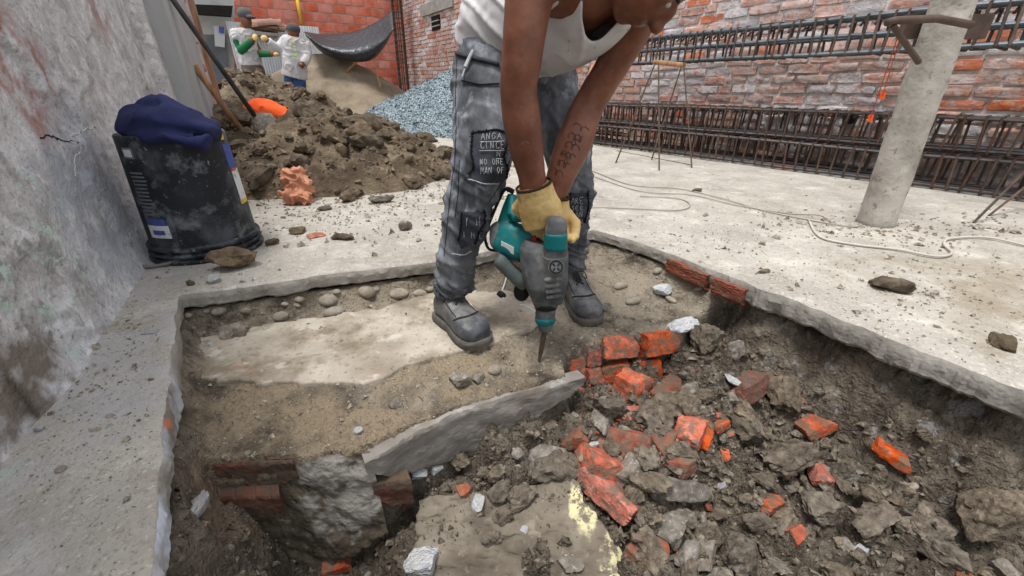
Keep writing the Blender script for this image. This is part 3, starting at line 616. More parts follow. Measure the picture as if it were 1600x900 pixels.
m_heap = mat('dug_clay_soil', [srgb(66, 55, 43), srgb(92, 79, 63), srgb(118, 104, 85)], scale=5, coord='pos', contrast=(.33, .66), layers=[dict(col=srgb(56, 47, 37), scale=7, lo=.54, hi=.66, amt=.7), dict(col=srgb(146, 132, 110), scale=9, lo=.57, hi=.68, amt=.5)], bumps=((20, .7, .03), (70, .7, .01)))
m_sand = mat('brown_sand', [srgb(110, 98, 82), srgb(130, 117, 99), srgb(146, 133, 114)], scale=3, coord='pos', layers=[dict(col=srgb(106, 92, 74), scale=3.5, lo=.52, hi=.66, amt=.6)], bumps=((10, .5, .04), (60, .5, .01)))
m_grav = mat('blue_grey_gravel', [srgb(84, 96, 102), srgb(116, 130, 136), srgb(164, 177, 182)], scale=42, detail=3, coord='pos', contrast=(.36, .62), layers=[dict(col=srgb(212, 218, 220), scale=60, lo=.60, hi=.64, amt=.8), dict(col=srgb(70, 78, 82), scale=55, lo=.58, hi=.64, amt=.7)], bumps=((45, 1.0, .03), (90, .8, .012)))
def HP(x, y, Y): p = R(x, y, Y); return p[0], p[1], p[2]
b1 = HP(398, 134, 6.9); b2 = HP(505, 172, 4.5); b3 = HP(530, 192, 5.0); b4 = HP(352, 205, 4.1)
f1 = G(560, 285); f2 = G(430, 300)
def trench(X, Y, Z):                          # the hole the crouching worker is in
    cx, cy = R(432, 175, 5.1)[:2]; d = np.hypot((X - cx) / .72, (Y - cy - .12) / .55); return np.where(d < 1, np.minimum(Z, .02 + .5 * sstep(.75, 1.0, d)), Z)
hF = HP(425, 217, 4.35)
m_pile, zpile = heap('soil_heap', [(b1[0], b1[1], 1.0, .95, b1[2] + .08, 0), (b1[0] - .6, b1[1] - .1, 1.0, .9, .46, 0), (b1[0] + .8, b1[1] - .2, .6, .8, .20, 0), (b2[0], b2[1], .55, .65, b2[2] + .03, 0), (hF[0], hF[1], .7, .6, hF[2] + .0, 0), (b3[0], b3[1], .7, .8, b3[2] + .02, 0), (b3[0] + .35, b3[1] - .5, .7, .6, .12, 0), (f1[0] - .1, f1[1] + .45, .8, .5, .13, 0), (f2[0] + .1, f2[1] + .45, .75, .55, .28, 0), (b4[0], b4[1] - .1, .7, .9, b4[2], 0), (f2[0] - .1, f2[1] + .15, .5, .35, .18, 0), (b4[0] - .5, b4[1] + 1.2, .8, .9, .35, 0)],
    -5.2, .3, 2.2, 8.2, .026, m_heap, 'big heap of dug clods and clay behind the bucket', .115, 3.2, ridge=True, cut=trench)
s1 = HP(500, 92, 9.0)
sandp, zsand = heap('sand_heap', [(s1[0], s1[1], 1.95, 1.3, s1[2] + .10, 0), (s1[0] + .6, s1[1] - .3, 1.1, .9, .52, 0)], -7.2, -1.4, 6.9, 10.6, .05, m_sand, 'smooth brown sand heap in front of the orange wall', .06, 1.3)
g1 = HP(750, 120, 6.6)
gravp, zgrav = heap('gravel_heap', [(g1[0], g1[1], 1.85, 1.15, g1[2] + .16, 0)], -3.6, 2.0, 4.9, 8.6, .03, m_grav, 'blue grey crushed gravel heap behind the worker', .022, 6)

gv = getv(gravp.data); gd = dep(gv.T); ok = (gv[:, 2] > .0); ii = np.random.default_rng(9).choice(np.where(ok)[0], 5200); 

# ------------------------------------------------------------------ rubble shapes
def rock(seed, box=(1, .8, .6), cuts=5, rough=.06, sub=3, boxy=.5):
    bm = bmesh.new(); bmesh.ops.create_icosphere(bm, subdivisions=sub, radius=1); v = np.array([list(q.co) for q in bm.verts]); r = np.random.default_rng(seed)
    pl = [np.r_[n, h] for n, h in zip(np.vstack([np.eye(3), -np.eye(3)]) + r.normal(size=(6, 3)) * (1 - boxy) * .35, r.uniform(.72, .9, 6) * (1 if boxy else 1))]
    for _ in range(cuts): n = r.normal(size=3); pl.append(np.r_[n / np.linalg.norm(n), r.uniform(.62, .95)])
    rad = np.full(len(v), 1.25)
    for q in pl: n = q[:3] / np.linalg.norm(q[:3]); d = v @ n; rad = np.where(d > 1e-3, np.minimum(rad, q[3] / np.maximum(d, 1e-3)), rad)
    p = v * rad[:, None] * (1 + rough * fbm(v + seed, 2.6, 4, .6))[:, None]; p = p * (np.array(box) / 2) / np.abs(p).max(0)
    for q, c_ in zip(bm.verts, p): q.co = c_
    me = bpy.data.meshes.new('chunk'); bm.to_mesh(me); bm.free(); smooth_all(me); me.set_sharp_from_angle(angle=math.radians(32)); return me
m_obrick = mat('fresh_broken_brick', [srgb(158, 74, 48), srgb(186, 90, 60), srgb(204, 114, 84)], scale=35, rough=.95, coord='pos', rnd=.16, contrast=(.35, .65), layers=[dict(col=srgb(112, 96, 80), scale=36.4, lo=.46, hi=.58, amt=.9), dict(col=srgb(146, 66, 44), scale=70, lo=.56, hi=.66, amt=.6)], bumps=((90, .7, .006), (300, .6, .002)))
m_dbrick = mat('dirty_dark_brick', [srgb(104, 62, 48), srgb(138, 84, 66), srgb(158, 106, 86)], scale=35, rough=.95, coord='pos', rnd=.2, layers=[dict(col=srgb(108, 97, 84), scale=30.8, lo=.47, hi=.58, amt=.9)], bumps=((90, .7, .006), (300, .6, .002)))
m_conc = mat('rubble_concrete', [srgb(92, 85, 76), srgb(120, 112, 102), srgb(150, 143, 133)], scale=42, rough=.95, coord='pos', rnd=.16, layers=[dict(col=srgb(98, 88, 76), scale=33.6, lo=.52, hi=.64, amt=.8), dict(col=srgb(178, 174, 168), scale=84, lo=.6, hi=.68, amt=.6)], bumps=((90, .7, .006), (300, .6, .002)))
m_clod = mat('earth_clod', [srgb(76, 67, 57), srgb(102, 92, 79), srgb(130, 119, 103)], scale=42, rough=.97, coord='pos', rnd=.16, layers=[dict(col=srgb(58, 50, 42), scale=56, lo=.54, hi=.66, amt=.7), dict(col=srgb(140, 129, 112), scale=98, lo=.58, hi=.68, amt=.5)], bumps=((90, .7, .006), (300, .6, .002)))
m_brown = mat('brown_clay_clod', [srgb(68, 57, 45), srgb(94, 81, 65), srgb(120, 106, 87)], scale=21, rough=.97, coord='pos', rnd=.2, layers=[dict(col=srgb(54, 45, 36), scale=28, lo=.54, hi=.66, amt=.7)], bumps=((90, .7, .006), (300, .6, .002)))
m_river = mat('river_stone', [srgb(128, 118, 104), srgb(152, 142, 127), srgb(172, 163, 149)], scale=2, rough=.8, rnd=.16, bumps=((14, .4, .03),))
m_pale = mat('pale_chip', [srgb(182, 182, 180), srgb(206, 206, 204)], scale=4, rough=.9, rnd=.1, layers=[dict(col=srgb(150, 160, 184), scale=3, lo=.55, hi=.62, amt=.6)], bumps=((10, .6, .05),))
LIB = {'ob': [rock(100 + k, (1, 1, 1), 5, .09, 4, 1) for k in range(7)], 'db': [rock(120 + k, (1, 1, 1), 4, .06, 4, 1) for k in range(5)], 'co': [rock(140 + k, (1, 1, 1), 8, .12, 4) for k in range(7)],
       'cl': [rock(160 + k, (1, 1, 1), 10, .26, 4, 0) for k in range(9)], 'br': [rock(180 + k, (1, 1, 1), 9, .30, 3, 0) for k in range(7)], 'rv': [rock(200 + k, (1, 1, 1), 0, .10, 3, .0) for k in range(4)], 'pa': [rock(220 + k, (1, 1, 1), 6, .1) for k in range(4)]}
for k in range(4):                             # river stones are round
    bm = bmesh.new(); bmesh.ops.create_icosphere(bm, subdivisions=3, radius=.5)
    for q in bm.verts: q.co = q.co * float(1 + .12 * fbm(np.array([list(q.co * 2)]) + k * 9, 1.2, 3)[0])
    bm.to_mesh(LIB['rv'][k]); bm.free(); smooth_all(LIB['rv'][k])
for k_, m_ in (('ob', m_obrick), ('db', m_dbrick), ('co', m_conc), ('cl', m_clod), ('br', m_brown), ('rv', m_river), ('pa', m_pale)):
    for me in LIB[k_]: me.materials.clear(); me.materials.append(m_)
NM = {'ob': ('broken_brick', 'brick'), 'db': ('broken_brick', 'brick'), 'co': ('concrete_chunk', 'rubble'), 'cl': ('earth_clod', 'clod'), 'br': ('clay_clod', 'clod'), 'rv': ('river_stone', 'stone'), 'pa': ('pale_chip', 'stone')}
def orient(ax, up=(0, 0, 1), roll=0.0):
    a = Vector(ax).normalized(); u = Vector(up); b = u.cross(a)
    if b.length < 1e-3: b = Vector((0, 1, 0))
    b.normalize(); c_ = a.cross(b); m = Matrix((a, b, c_)).transposed(); return (m @ Matrix.Rotation(roll, 3, 'X')).to_euler()
_cnt = {}
def chunk(x1, y1, x2, y2, w, kind, label=None, hf=.7, where=None, lift=.3, parent=None, group=None, roll=None, name=None, cat=None):
    where = where or T; a, b = np.array(where(x1, y1)), np.array(where(x2, y2)); c_ = (a + b) / 2; L = np.linalg.norm(b - a); W = w * dep(c_) / F
    L = max(L, W * .8); _cnt[kind] = _cnt.get(kind, 0) + 1; me = LIB[kind][_cnt[kind] % len(LIB[kind])]; hh = W * hf
    o = link(name or NM[kind][0], me, loc=c_ + [0, 0, hh * lift], rot=orient(b - a, roll=random.uniform(-.35, .35) if roll is None else roll), sc=(L, W, hh))
    if parent is not None: child(o, parent)
    else: tag(o, label, cat or NM[kind][1], group)
    return o

# ------------------------------------------------------------------ masonry footing at the front of the bench
foot = empty('brick_footing', tuple(G(600, 690, -.15)[:2]) + (-.4,)); tag(foot, 'old brick footing with grey mortar facing along the pit edge', 'footing')
m_face = mat('grey_mortar_facing', [srgb(110, 104, 97), srgb(134, 128, 120), srgb(154, 148, 140)], scale=4, detail=8, rough=.92, coord='pos', stretch=(1, 1, 2), layers=[dict(col=srgb(172, 168, 162), scale=16, lo=.57, hi=.66, amt=.6), dict(col=srgb(104, 92, 78), scale=5, lo=.55, hi=.68, amt=.7)], bumps=((10, .5, .012), (50, .5, .005), (180, .4, .002)))
m_patch = mat('pale_mortar_patch', [srgb(112, 105, 94), srgb(140, 133, 122), srgb(162, 156, 146)], scale=6, detail=8, rough=.94, coord='pos', layers=[dict(col=srgb(88, 78, 64), scale=7, lo=.52, hi=.62, amt=.8), dict(col=srgb(184, 182, 178), scale=18, lo=.58, hi=.66, amt=.6)], bumps=((14, .6, .012), (60, .6, .006)))
od = np.array([.50, -.866])
def panel(name, prof_, z0, out, m_, par, thick=.035, bev=.004, n=90, mrows=16, nz_=.006, seed=0, slant=.0):
    xs = np.array([p[0] for p in prof_], float); yt = np.array([p[1] for p in prof_], float); yb = np.array([p[2] for p in prof_], float)
    U = np.linspace(xs[0], xs[-1], n); VT = np.interp(U, xs, yt); VB = np.interp(U, xs, yb)
    XY = np.array([G(x, a, z0)[:2] for x, a in zip(U, VT)]) + od * out; ZB = np.array([zfor(p, b) for p, b in zip(XY, VB)])
    ZT_ = z0 - .012 * np.clip(fbm(np.stack([U * .05, U * 0 + seed + 9, U * 0], -1), 1, 4, .65), 0, 1); ZB = ZB + .022 * fbm(np.stack([U * .03, U * 0 + seed, U * 0 + .5], -1), 1, 4, .6); tt = np.linspace(0, 1, mrows); ZZ_ = ZT_[:, None] + (ZB - ZT_)[:, None] * tt
    PX = np.repeat(XY[:, None], mrows, 1); o_ = nz_ * fbm(np.concatenate([PX + seed, ZZ_[..., None]], -1), 16, 3) + slant * tt; o_[:, 0] -= bev; o_[:, -1] -= bev
    FR = np.concatenate([PX + od * o_[..., None], ZZ_[..., None]], -1); t0 = np.c_[XY - od * thick, np.full(n, z0 - .001)]; t1 = np.c_[XY - od * thick, ZB + .004]
    v = np.concatenate([t0[:, None], FR, t1[:, None]], 1).reshape(-1, 3)
    R_ = mrows + 2; f = [tuple(reversed(q)) for q in grid_faces(n, R_)]
    f.append(tuple(range(R_))); f.append(tuple(reversed(range((n - 1) * R_, n * R_))))
    return child(mk(name, v, f, m_, sharp=38), par)
_pc = G(510, 714, -.154)[:2] + np.array([.50, -.866]) * .03; PCC = (_pc[0], _pc[1], zfor(_pc, 785))
m_ffoot = mat('stained_footing_face', [srgb(78, 68, 56), srgb(100, 90, 76), srgb(120, 110, 96)], scale=9, rough=.95, coord='pos', layers=[dict(col=srgb(158, 152, 143), scale=9, lo=.36, hi=.46, at=tuple(PCC) + (.10, .12, .13), soft=.8, ws=16), dict(col=srgb(96, 60, 50), scale=8, lo=.42, hi=.52, at=tuple(G(370, 735, -.17)) + (.14, .06, .035), soft=.5), dict(col=srgb(62, 54, 46), scale=12, lo=.55, hi=.66, amt=.7), dict(col=srgb(170, 166, 160), scale=30, lo=.62, hi=.69, amt=.6)], bumps=((16, .8, .02), (60, .7, .008)))
m_wbrick = mat('damp_dark_brick', [srgb(78, 56, 46), srgb(104, 70, 58), srgb(120, 86, 72)], scale=14, rough=.95, coord='pos', layers=[dict(col=srgb(90, 79, 66), scale=18, lo=.42, hi=.54, amt=.9)], bumps=((30, .7, .01), (110, .5, .004)))
panel('footing_face', [(262, 733, 850), (300, 722, 880), (380, 717, 898), (440, 714, 884), (475, 716, 866), (520, 714, 846), (578, 706, 820)], -.154, .006, m_ffoot, foot, thick=.05, n=150, mrows=40, nz_=.016, seed=1, slant=.032)
panel('mortar_facing', [(566, 712, 740), (590, 701, 741), (640, 670, 738), (690, 647, 722), (728, 632, 708), (731, 631, 712), (760, 622, 693), (800, 611, 672), (850, 597, 645), (885, 588, 618), (907, 582, 602)], -.155, .020, m_face, foot, n=160, nz_=.009)
panel('brick', [(284, 727, 752), (330, 722, 760), (400, 718, 760), (458, 716, 752)], -.157, .008, m_wbrick, foot, seed=5, nz_=.010, slant=.004)
panel('brick', [(330, 772, 806), (400, 770, 818), (436, 768, 810)], -.222, .013, m_wbrick, foot, seed=8, nz_=.008)
panel('brick', [(580, 752, 785), (605, 748, 792), (640, 744, 790)], -.235, .010, m_wbrick, foot, seed=6, nz_=.008)
fax = G(1060, 522, BZ) - G(915, 542, BZ); fax /= np.linalg.norm(fax)
fb = [brick_mesh(70 + k, 1, 1, 1, .045, 6) for k in range(5)]
for b in fb: b.materials.append(m_obrick)
fv = Vector(fax); nh = Vector((fv.y, -fv.x, 0)).normalized(); nh = nh if nh.y < 0 else -nh; nt = (nh * math.cos(.38) + Vector((0, 0, 1)) * math.sin(.38)).normalized(); f0 = G(985, 530, BZ)
def FP(x, y, o): d = ray(x, y); c0 = f0 + np.array(nt) * o; t = np.dot(c0 - [0, 0, H], np.array(nt)) / np.dot(d, np.array(nt)); return np.array([0, 0, H]) + d * t
cells_ = [(884, 560, 914, 600), (916, 541, 940, 572), (942, 530, 1000, 566), (1003, 523, 1062, 556), (917, 574, 944, 606), (946, 569, 990, 600), (992, 567, 1036, 594), (893, 603, 926, 636), (928, 608, 966, 632), (968, 603, 1004, 622)]
for k, (x0, y0, x1, y1) in enumerate(cells_):
    o_ = random.uniform(-.014, .014); p = FP((x0 + x1) / 2, (y0 + y1) / 2, .004 + o_); sc_ = dep(p) / F; up_ = nt.cross(fv).normalized(); up_ = up_ if up_.z > 0 else -up_
    e = Matrix((fv, -nt, up_)).transposed() @ Matrix.Rotation(random.uniform(-.28, .22), 3, 'X') @ Matrix.Rotation(random.uniform(-.07, .07), 3, 'Y') @ Matrix.Rotation(random.uniform(-.25, .25), 3, 'Z')
    o = link('brick', fb[k % 5] if k % 3 == 0 else LIB['ob'][k % 7], loc=np.array(p) - np.array(nt) * .046, rot=e.to_euler(), sc=((x1 - x0) * sc_ * 1.12, .10, (y1 - y0) * sc_ * 1.14)); child(o, foot)

# tilted slab remnant with yellow paint along its edge
q4 = [G(655, 782, -.318), G(890, 742, -.300), G(1012, 925, -.385), G(640, 925, -.392)]
m_tilt = mat('muddy_fallen_slab', [srgb(98, 89, 76), srgb(122, 113, 99), srgb(140, 131, 117)], scale=6, detail=8, rough=.95, coord='obj', layers=[dict(col=srgb(76, 68, 57), scale=7, lo=.52, hi=.64, amt=.7), dict(col=srgb(150, 142, 128), scale=24, lo=.6, hi=.68, amt=.6),
    dict(col=srgb(208, 198, 156), scale=34, detail=5, lo=.44, hi=.52, at=tuple((q4[1] * .74 + q4[2] * .26) + [-.012, -.012, 0]) + (.036, .068, .2), soft=.8), dict(col=srgb(208, 198, 156), scale=34, detail=5, lo=.45, hi=.53, at=tuple((q4[1] * .12 + q4[2] * .88) + [-.03, 0, 0]) + (.05, .09, .2), soft=.85)], bumps=((20, .6, .01), (80, .6, .005)))
n = 60; UU, WW = np.meshgrid(np.linspace(0, 1, n), np.linspace(0, 1, n), indexing='ij'); u_, w_ = UU[..., None], WW[..., None]
tv = (q4[0] * (1 - u_) + q4[1] * u_) * (1 - w_) + (q4[3] * (1 - u_) + q4[2] * u_) * w_; e_ = np.minimum(np.minimum(UU, 1 - UU), np.minimum(WW, 1 - WW)); qn = np.stack([UU, WW, UU * 0 + 1.5], -1)
tv[..., 0] += .016 * fbm(qn, 6, 3); tv[..., 1] += .016 * fbm(qn + 3, 6, 3); tv[..., 2] += .012 * fbm(qn + 7, 5, 4) + .008 * dome(UU, WW, 16, 5) * (fbm(qn, 3, 2) > -.05) - .006 * (e_ < .005); tv = tv.reshape(-1, 3)
tf = grid_faces(n, n); tv = np.array(tv); top_n = len(tv); bord = [i * n for i in range(n)] + [(n - 1) * n + j for j in range(1, n)] + [i * n + n - 1 for i in range(n - 2, -1, -1)] + [j for j in range(n - 2, 0, -1)]
low = tv[bord] - [0, 0, .075] + RNG.normal(size=(len(bord), 3)) * .002; tf += [(bord[k], bord[(k + 1) % len(bord)], top_n + (k + 1) % len(bord), top_n + k) for k in range(len(bord))]
tag(mk('fallen_slab', np.vstack([tv, low]), tf, m_tilt, sharp=60), 'muddy tilted slab remnant with yellow paint on its edge, in the pit', 'slab')
def TS(x, y):                                  # on top of the fallen slab
    nn = np.cross(q4[1] - q4[0], q4[3] - q4[0]); d = ray(x, y); t = np.dot(q4[0] - [0, 0, H], nn) / np.dot(d, nn); return np.array([0, 0, H]) + d * t

# ------------------------------------------------------------------ rubble one can point at
hero = [
 (908, 738, 993, 812, 46, 'ob', 'long bright orange broken brick leaning beside the yellow painted slab', .8), (972, 622, 1000, 604, 46, 'ob', 'round bright orange brick lump below the red brick face', 1), (972, 650, 1024, 648, 26, 'ob', 'flat red brick shard lying under the orange lump', .5),
 (1022, 632, 1056, 600, 34, 'db', 'dark red brick piece leaning at the top of the rubble', .8), (1062, 655, 1080, 600, 34, 'co', 'upright pale shard with an orange face in the rubble', .5), (1066, 700, 1086, 655, 42, 'ob', 'squarish orange red brick in the middle of the rubble', .7), (1092, 705, 1104, 672, 24, 'ob', 'small orange brick piece right of the squarish one', .8),
 (1026, 705, 1052, 676, 34, 'db', 'dull red brick piece left of the squarish one', .8), (905, 700, 985, 705, 46, 'db', 'mud caked half brick lying flat in front of the footing', .55), (930, 690, 948, 622, 34, 'co', 'elongated grey mortar chunk standing beside the half brick', .9), (886, 700, 915, 682, 34, 'db', 'small brick piece with orange dust at the footing\'s end', .7),
 (1150, 625, 1185, 600, 38, 'db', 'dark brick block lodged at the foot of the earth bank', .9), (1188, 795, 1212, 785, 28, 'ob', 'small pinkish brick bit in the loose soil', .8), (1268, 752, 1298, 742, 34, 'ob', 'red brick bit lying alone on the soil slope', .8), (1112, 672, 1132, 662, 20, 'ob', 'tiny red brick bit right of the brick pile', .8),
 (990, 885, 1034, 850, 56, 'db', 'large brownish red brick slab at the bottom of the rubble', .5), (1048, 745, 1082, 715, 34, 'db', 'pinkish brick piece with an orange side above the white chunk', .8), (1248, 680, 1296, 660, 38, 'ob', 'orange brick fragment stuck in the earth bank, left one', .6), (1360, 690, 1425, 735, 36, 'ob', 'orange brick fragment stuck in the earth bank, right one', .6), (500, 892, 550, 876, 28, 'ob', 'orange brick end down in the dark hole at the bottom', .8),
 (1004, 780, 1098, 766, 46, 'co', 'big pale concrete chunk lying across the rubble', .9), (975, 765, 1006, 715, 40, 'co', 'pale mortar chunk leaning above the orange brick', .9), (1036, 862, 1050, 800, 46, 'co', 'grey lump standing upright below the big pale chunk', .9), (1090, 895, 1112, 810, 34, 'co', 'tall thin grey slab shard near the bottom of the rubble', .45), (1064, 895, 1085, 850, 40, 'co', 'grey stone between the upright lump and the thin shard', .8),
 (1240, 905, 1195, 870, 40, 'co', 'dark slate like shard at the bottom edge right of centre', .3), (1128, 895, 1180, 850, 56, 'cl', 'big earth clod right of the thin grey shard', .9), (1195, 740, 1262, 705, 52, 'cl', 'big rough clod beside the small pinkish brick bit', .8), (1500, 850, 1580, 770, 90, 'cl', 'large dark boulder like clod low in the right bank', .9), (1330, 830, 1400, 790, 50, 'cl', 'flat clod ridge on the soil slope to the right', .6), (1410, 850, 1470, 815, 60, 'cl', 'wide clod just left of the dark boulder', .7),
 (820, 760, 905, 720, 70, 'cl', 'largest mud clod sitting on the fallen slab under the footing', .75), (700, 735, 735, 715, 40, 'cl', 'smooth clod wedged under the grey mortar facing', .8)]
for h_ in hero: chunk(*h_[:6], h_[6], hf=h_[7], lift=.22)
for x1, y1, x2, y2, w, kd, lab in [(742, 805, 752, 775, 20, 'pa', 'white angular chip on the muddy fallen slab'), (812, 832, 826, 826, 14, 'pa', 'tiny white chip near the front of the fallen slab'), (800, 705, 818, 715, 18, 'co', 'pale stone in the dirt under the mortar facing'), (760, 790, 800, 760, 34, 'cl', 'upright clod in the middle of the fallen slab'), (795, 800, 835, 770, 40, 'cl', 'clod next to the largest mud clod'),
        (755, 750, 790, 740, 26, 'cl', 'elongated clod left of the largest mud clod'), (770, 820, 800, 800, 30, 'cl', 'lower clod on the fallen slab'), (750, 850, 790, 838, 34, 'cl', 'flat clod near the bottom of the fallen slab'), (715, 775, 735, 762, 22, 'db', 'reddish bit on the upper left of the fallen slab'), (870, 890, 905, 872, 40, 'co', 'pale stone at the bottom edge on the fallen slab'), (905, 722, 918, 712, 14, 'rv', 'small rounded pebble beside the half brick'), (920, 700, 935, 692, 12, 'pa', 'small pale pebble on the half brick')]:
    chunk(x1, y1, x2, y2, w, kd, lab, where=TS, lift=.2)
for x1, y1, x2, y2, w, kd, lab in [(342, 530, 392, 520, 40, 'co', 'large pale grey stone lying on the bench near the slab corner'), (322, 545, 342, 538, 16, 'pa', 'small bluish chip left of the large pale stone'), (506, 494, 540, 488, 24, 'rv', 'biggest smooth oval river stone at the back of the bench'), (427, 500, 452, 496, 22, 'rv', 'smooth round river stone left of the oval one'), (330, 492, 356, 486, 18, 'rv', 'half buried stone below the slab corner'),
        (706, 604, 730, 590, 30, 'co', 'angular grey stone on the dirt ledge below the boot'), (738, 597, 756, 585, 22, 'co', 'smaller grey stone beside the angular one on the ledge'), (764, 584, 782, 576, 18, 'rv', 'little stone nearest the drill bit on the ledge'), (605, 636, 628, 630, 20, 'co', 'flat grey stone on the ledge left of the angular one'), (552, 678, 566, 672, 13, 'pa', 'white pebble on the ledge above the mortar facing'), (424, 600, 438, 594, 13, 'rv', 'round pebble on the pale screed strip'),
        (1022, 460, 1050, 454, 24, 'pa', 'white round stone on the earth right of the boot'), (978, 476, 1000, 470, 16, 'rv', 'flat brownish stone left of the white one'), (958, 452, 980, 446, 15, 'rv', 'flat stone embedded near the toe of the right boot'), (1020, 428, 1034, 422, 12, 'rv', 'small round stone above the white one'), (970, 392, 998, 386, 18, 'pa', 'pale grey rubble lump near the far corner of the pit'), (988, 398, 1004, 394, 12, 'pa', 'small pale lump beside the pale rubble near the far corner'), (1014, 402, 1026, 398, 9, 'ob', 'tiny red crumb by the far corner rubble'), (1085, 455, 1098, 449, 13, 'rv', 'round stone under the red bricks of the slab edge'), (1040, 465, 1056, 475, 12, 'rv', 'narrow stone right below the white one'), (938, 486, 952, 478, 14, 'co', 'dull stone just right of the boot'),
        (1044, 520, 1085, 508, 26, 'pa', 'crumpled blue white wrapper on the rim of the red brick face'), (1130, 588, 1160, 606, 14, 'pa', 'thin white sliver lodged in the bank'), (1152, 665, 1170, 662, 10, 'pa', 'small bluish white pebble in the loose soil'), (1206, 735, 1228, 728, 13, 'pa', 'pale oval pebble by the big rough clod'), (1118, 765, 1135, 758, 12, 'pa', 'pale pebble right of the big pale chunk'), (1418, 765, 1432, 758, 13, 'rv', 'yellowish rounded stone in the dark bank'),
        (292, 830, 322, 770, 34, 'pa', 'ragged pale blue render flake below the left slab edge'), (345, 880, 362, 850, 20, 'co', 'pale oval stone low at the left of the footing'), (640, 745, 668, 738, 22, 'pa', 'pale bluish plaster flake hanging under the facing\'s left end'), (672, 738, 692, 730, 20, 'pa', 'second bluish plaster flake hanging under the facing'), (628, 792, 640, 780, 12, 'ob', 'small pink shard at the left end of the facing')]:
    chunk(x1, y1, x2, y2, w, kd, lab, lift=.25)
# round stones bedded under the slab's back edge
for k in range(15):
    x = random.uniform(290, 680); y = np.interp(x, [280, 690], [486, 440]) + random.uniform(-8, 16); w = random.choice([8, 10, 12, 15, 19, 25])
    chunk(x - w * .6, y, x + w * .6, y + random.uniform(-3, 3), w, 'rv', 'rounded stone bedded in the earth under the slab\'s back edge', lift=-.08, group='stones bedded under the slab edge')

# ------------------------------------------------------------------ loose clods and crumbs nobody would name singly
dv = vv[:, 1] * CT - (vv[:, 2] - H) * ST; sx = 800 + F * vv[:, 0] / dv; sy = 450 - F * (vv[:, 1] * ST + (vv[:, 2] - H) * CT) / dv
vis = (dv > .3) & (sx > 240) & (sx < 1640) & (sy < 930); sbv = poly_sd(vv[:, 0], vv[:, 1], bench_poly); obv = poly_sd(vv[:, 0], vv[:, 1], OUTC); scv = poly_sd(vv[:, 0], vv[:, 1], conc)
pitm = vis & (sbv < -.015) & (obv > .01); benm = vis & (sbv > 0) & (obv > .01)
heapw = np.exp(-(((sx - 1050) / 170) ** 2 + ((sy - 760) / 190) ** 2)) + .28
wgt = np.where(pitm, heapw / dv ** 2, 0); wgt /= wgt.sum()
inslab = lambda x, y: 660 < x < 985 and y > 745
picks = RNG.choice(len(vv), 700, p=wgt, replace=False); cnt = 0
for i in picks:
    if inslab(sx[i], sy[i]) or cnt >= 295 or (875 < sx[i] < 1065 and 515 < sy[i] < 640) or (sx[i] < 660 and (sy[i] < 835 or sx[i] < 440)): continue
    w = float(np.clip(RNG.pareto(1.9) * 11 + 12, 12, 62)) * dv[i] / F; kd = random.choices(['cl', 'co', 'db', 'ob', 'pa'], [9, 1.6, .5, .35, .15])[0]; me = random.choice(LIB[kd]); cnt += 1
    o = link(NM[kd][0], me, loc=vv[i] + [0, 0, w * .18], rot=(random.uniform(-.6, .6), random.uniform(-.6, .6), random.uniform(0, 6.28)), sc=(w * random.uniform(.9, 1.5), w * random.uniform(.7, 1.1), w * random.uniform(.5, .9)))
    tag(o, {'cl': 'loose earth clod among the rubble on the pit floor', 'co': 'small grey concrete bit among the pit rubble', 'db': 'small dull red brick bit among the pit rubble', 'ob': 'small orange brick crumb among the pit rubble', 'pa': 'small pale pebble among the pit rubble'}[kd], NM[kd][1], 'loose rubble in the pit')
def crumbs(name, P, S, m_, lab, par=None, seed=0):
    r = np.random.default_rng(seed); base = np.array([[1, 0, -.4], [-.5, .9, -.4], [-.5, -.9, -.4], [.2, .1, .9], [-.9, .1, .3], [.5, -.6, .4]]) * .55
    fc = np.array([[0, 1, 2], [0, 3, 1], [1, 3, 4], [1, 4, 2], [2, 4, 5], [4, 3, 5], [0, 2, 5], [0, 5, 3]]); n = len(P)
    th = r.uniform(0, 6.28, n); c_, s_ = np.cos(th), np.sin(th); b = base[None] + r.normal(size=(n, 6, 3)) * .14; b = b * (S[:, None, None] * r.uniform(.7, 1.3, (n, 1, 3)) * [1, 1, .8])
    x = b[..., 0] * c_[:, None] - b[..., 1] * s_[:, None]; y = b[..., 0] * s_[:, None] + b[..., 1] * c_[:, None]
    v = np.stack([x, y, b[..., 2]], -1) + P[:, None]; f = (fc[None] + (np.arange(n) * 6)[:, None, None]).reshape(-1, 3)
    o = mk(name, v.reshape(-1, 3), f, m_); tag(o, lab, kind='stuff'); return o
m_crumb = mat('soil_crumbs', [srgb(60, 53, 45), srgb(94, 85, 73), srgb(136, 126, 111)], scale=60, detail=2, coord='pos', contrast=(.35, .65), bumps=())
m_peb = mat('mixed_pebbles', [srgb(104, 94, 80), srgb(134, 124, 109), srgb(168, 160, 147)], scale=70, detail=2, coord='pos', contrast=(.35, .65), bumps=())
m_bcr = mat('brick_crumbs', [srgb(160, 74, 46), srgb(206, 104, 70)], scale=60, detail=2, coord='pos', bumps=())
i = RNG.choice(len(vv), 9500, p=wgt); crumbs('soil_crumb_litter', vv[i] + [0, 0, .001], np.clip(RNG.pareto(2.1, len(i)) * 3 + 2.4, 2, 15) * dv[i] / F, m_crumb, 'loose soil crumbs over the pit floor')
wb = np.where(benm & (scv < .0), 1 / dv ** 2, 0) + np.where(benm & (scv >= 0), .35 / dv ** 2, 0); wb /= wb.sum(); i = RNG.choice(len(vv), 2600, p=wb); P = vv[i].copy(); P[:, 2] = np.where(scv[i] > 0, np.maximum(P[:, 2], -.112), P[:, 2])
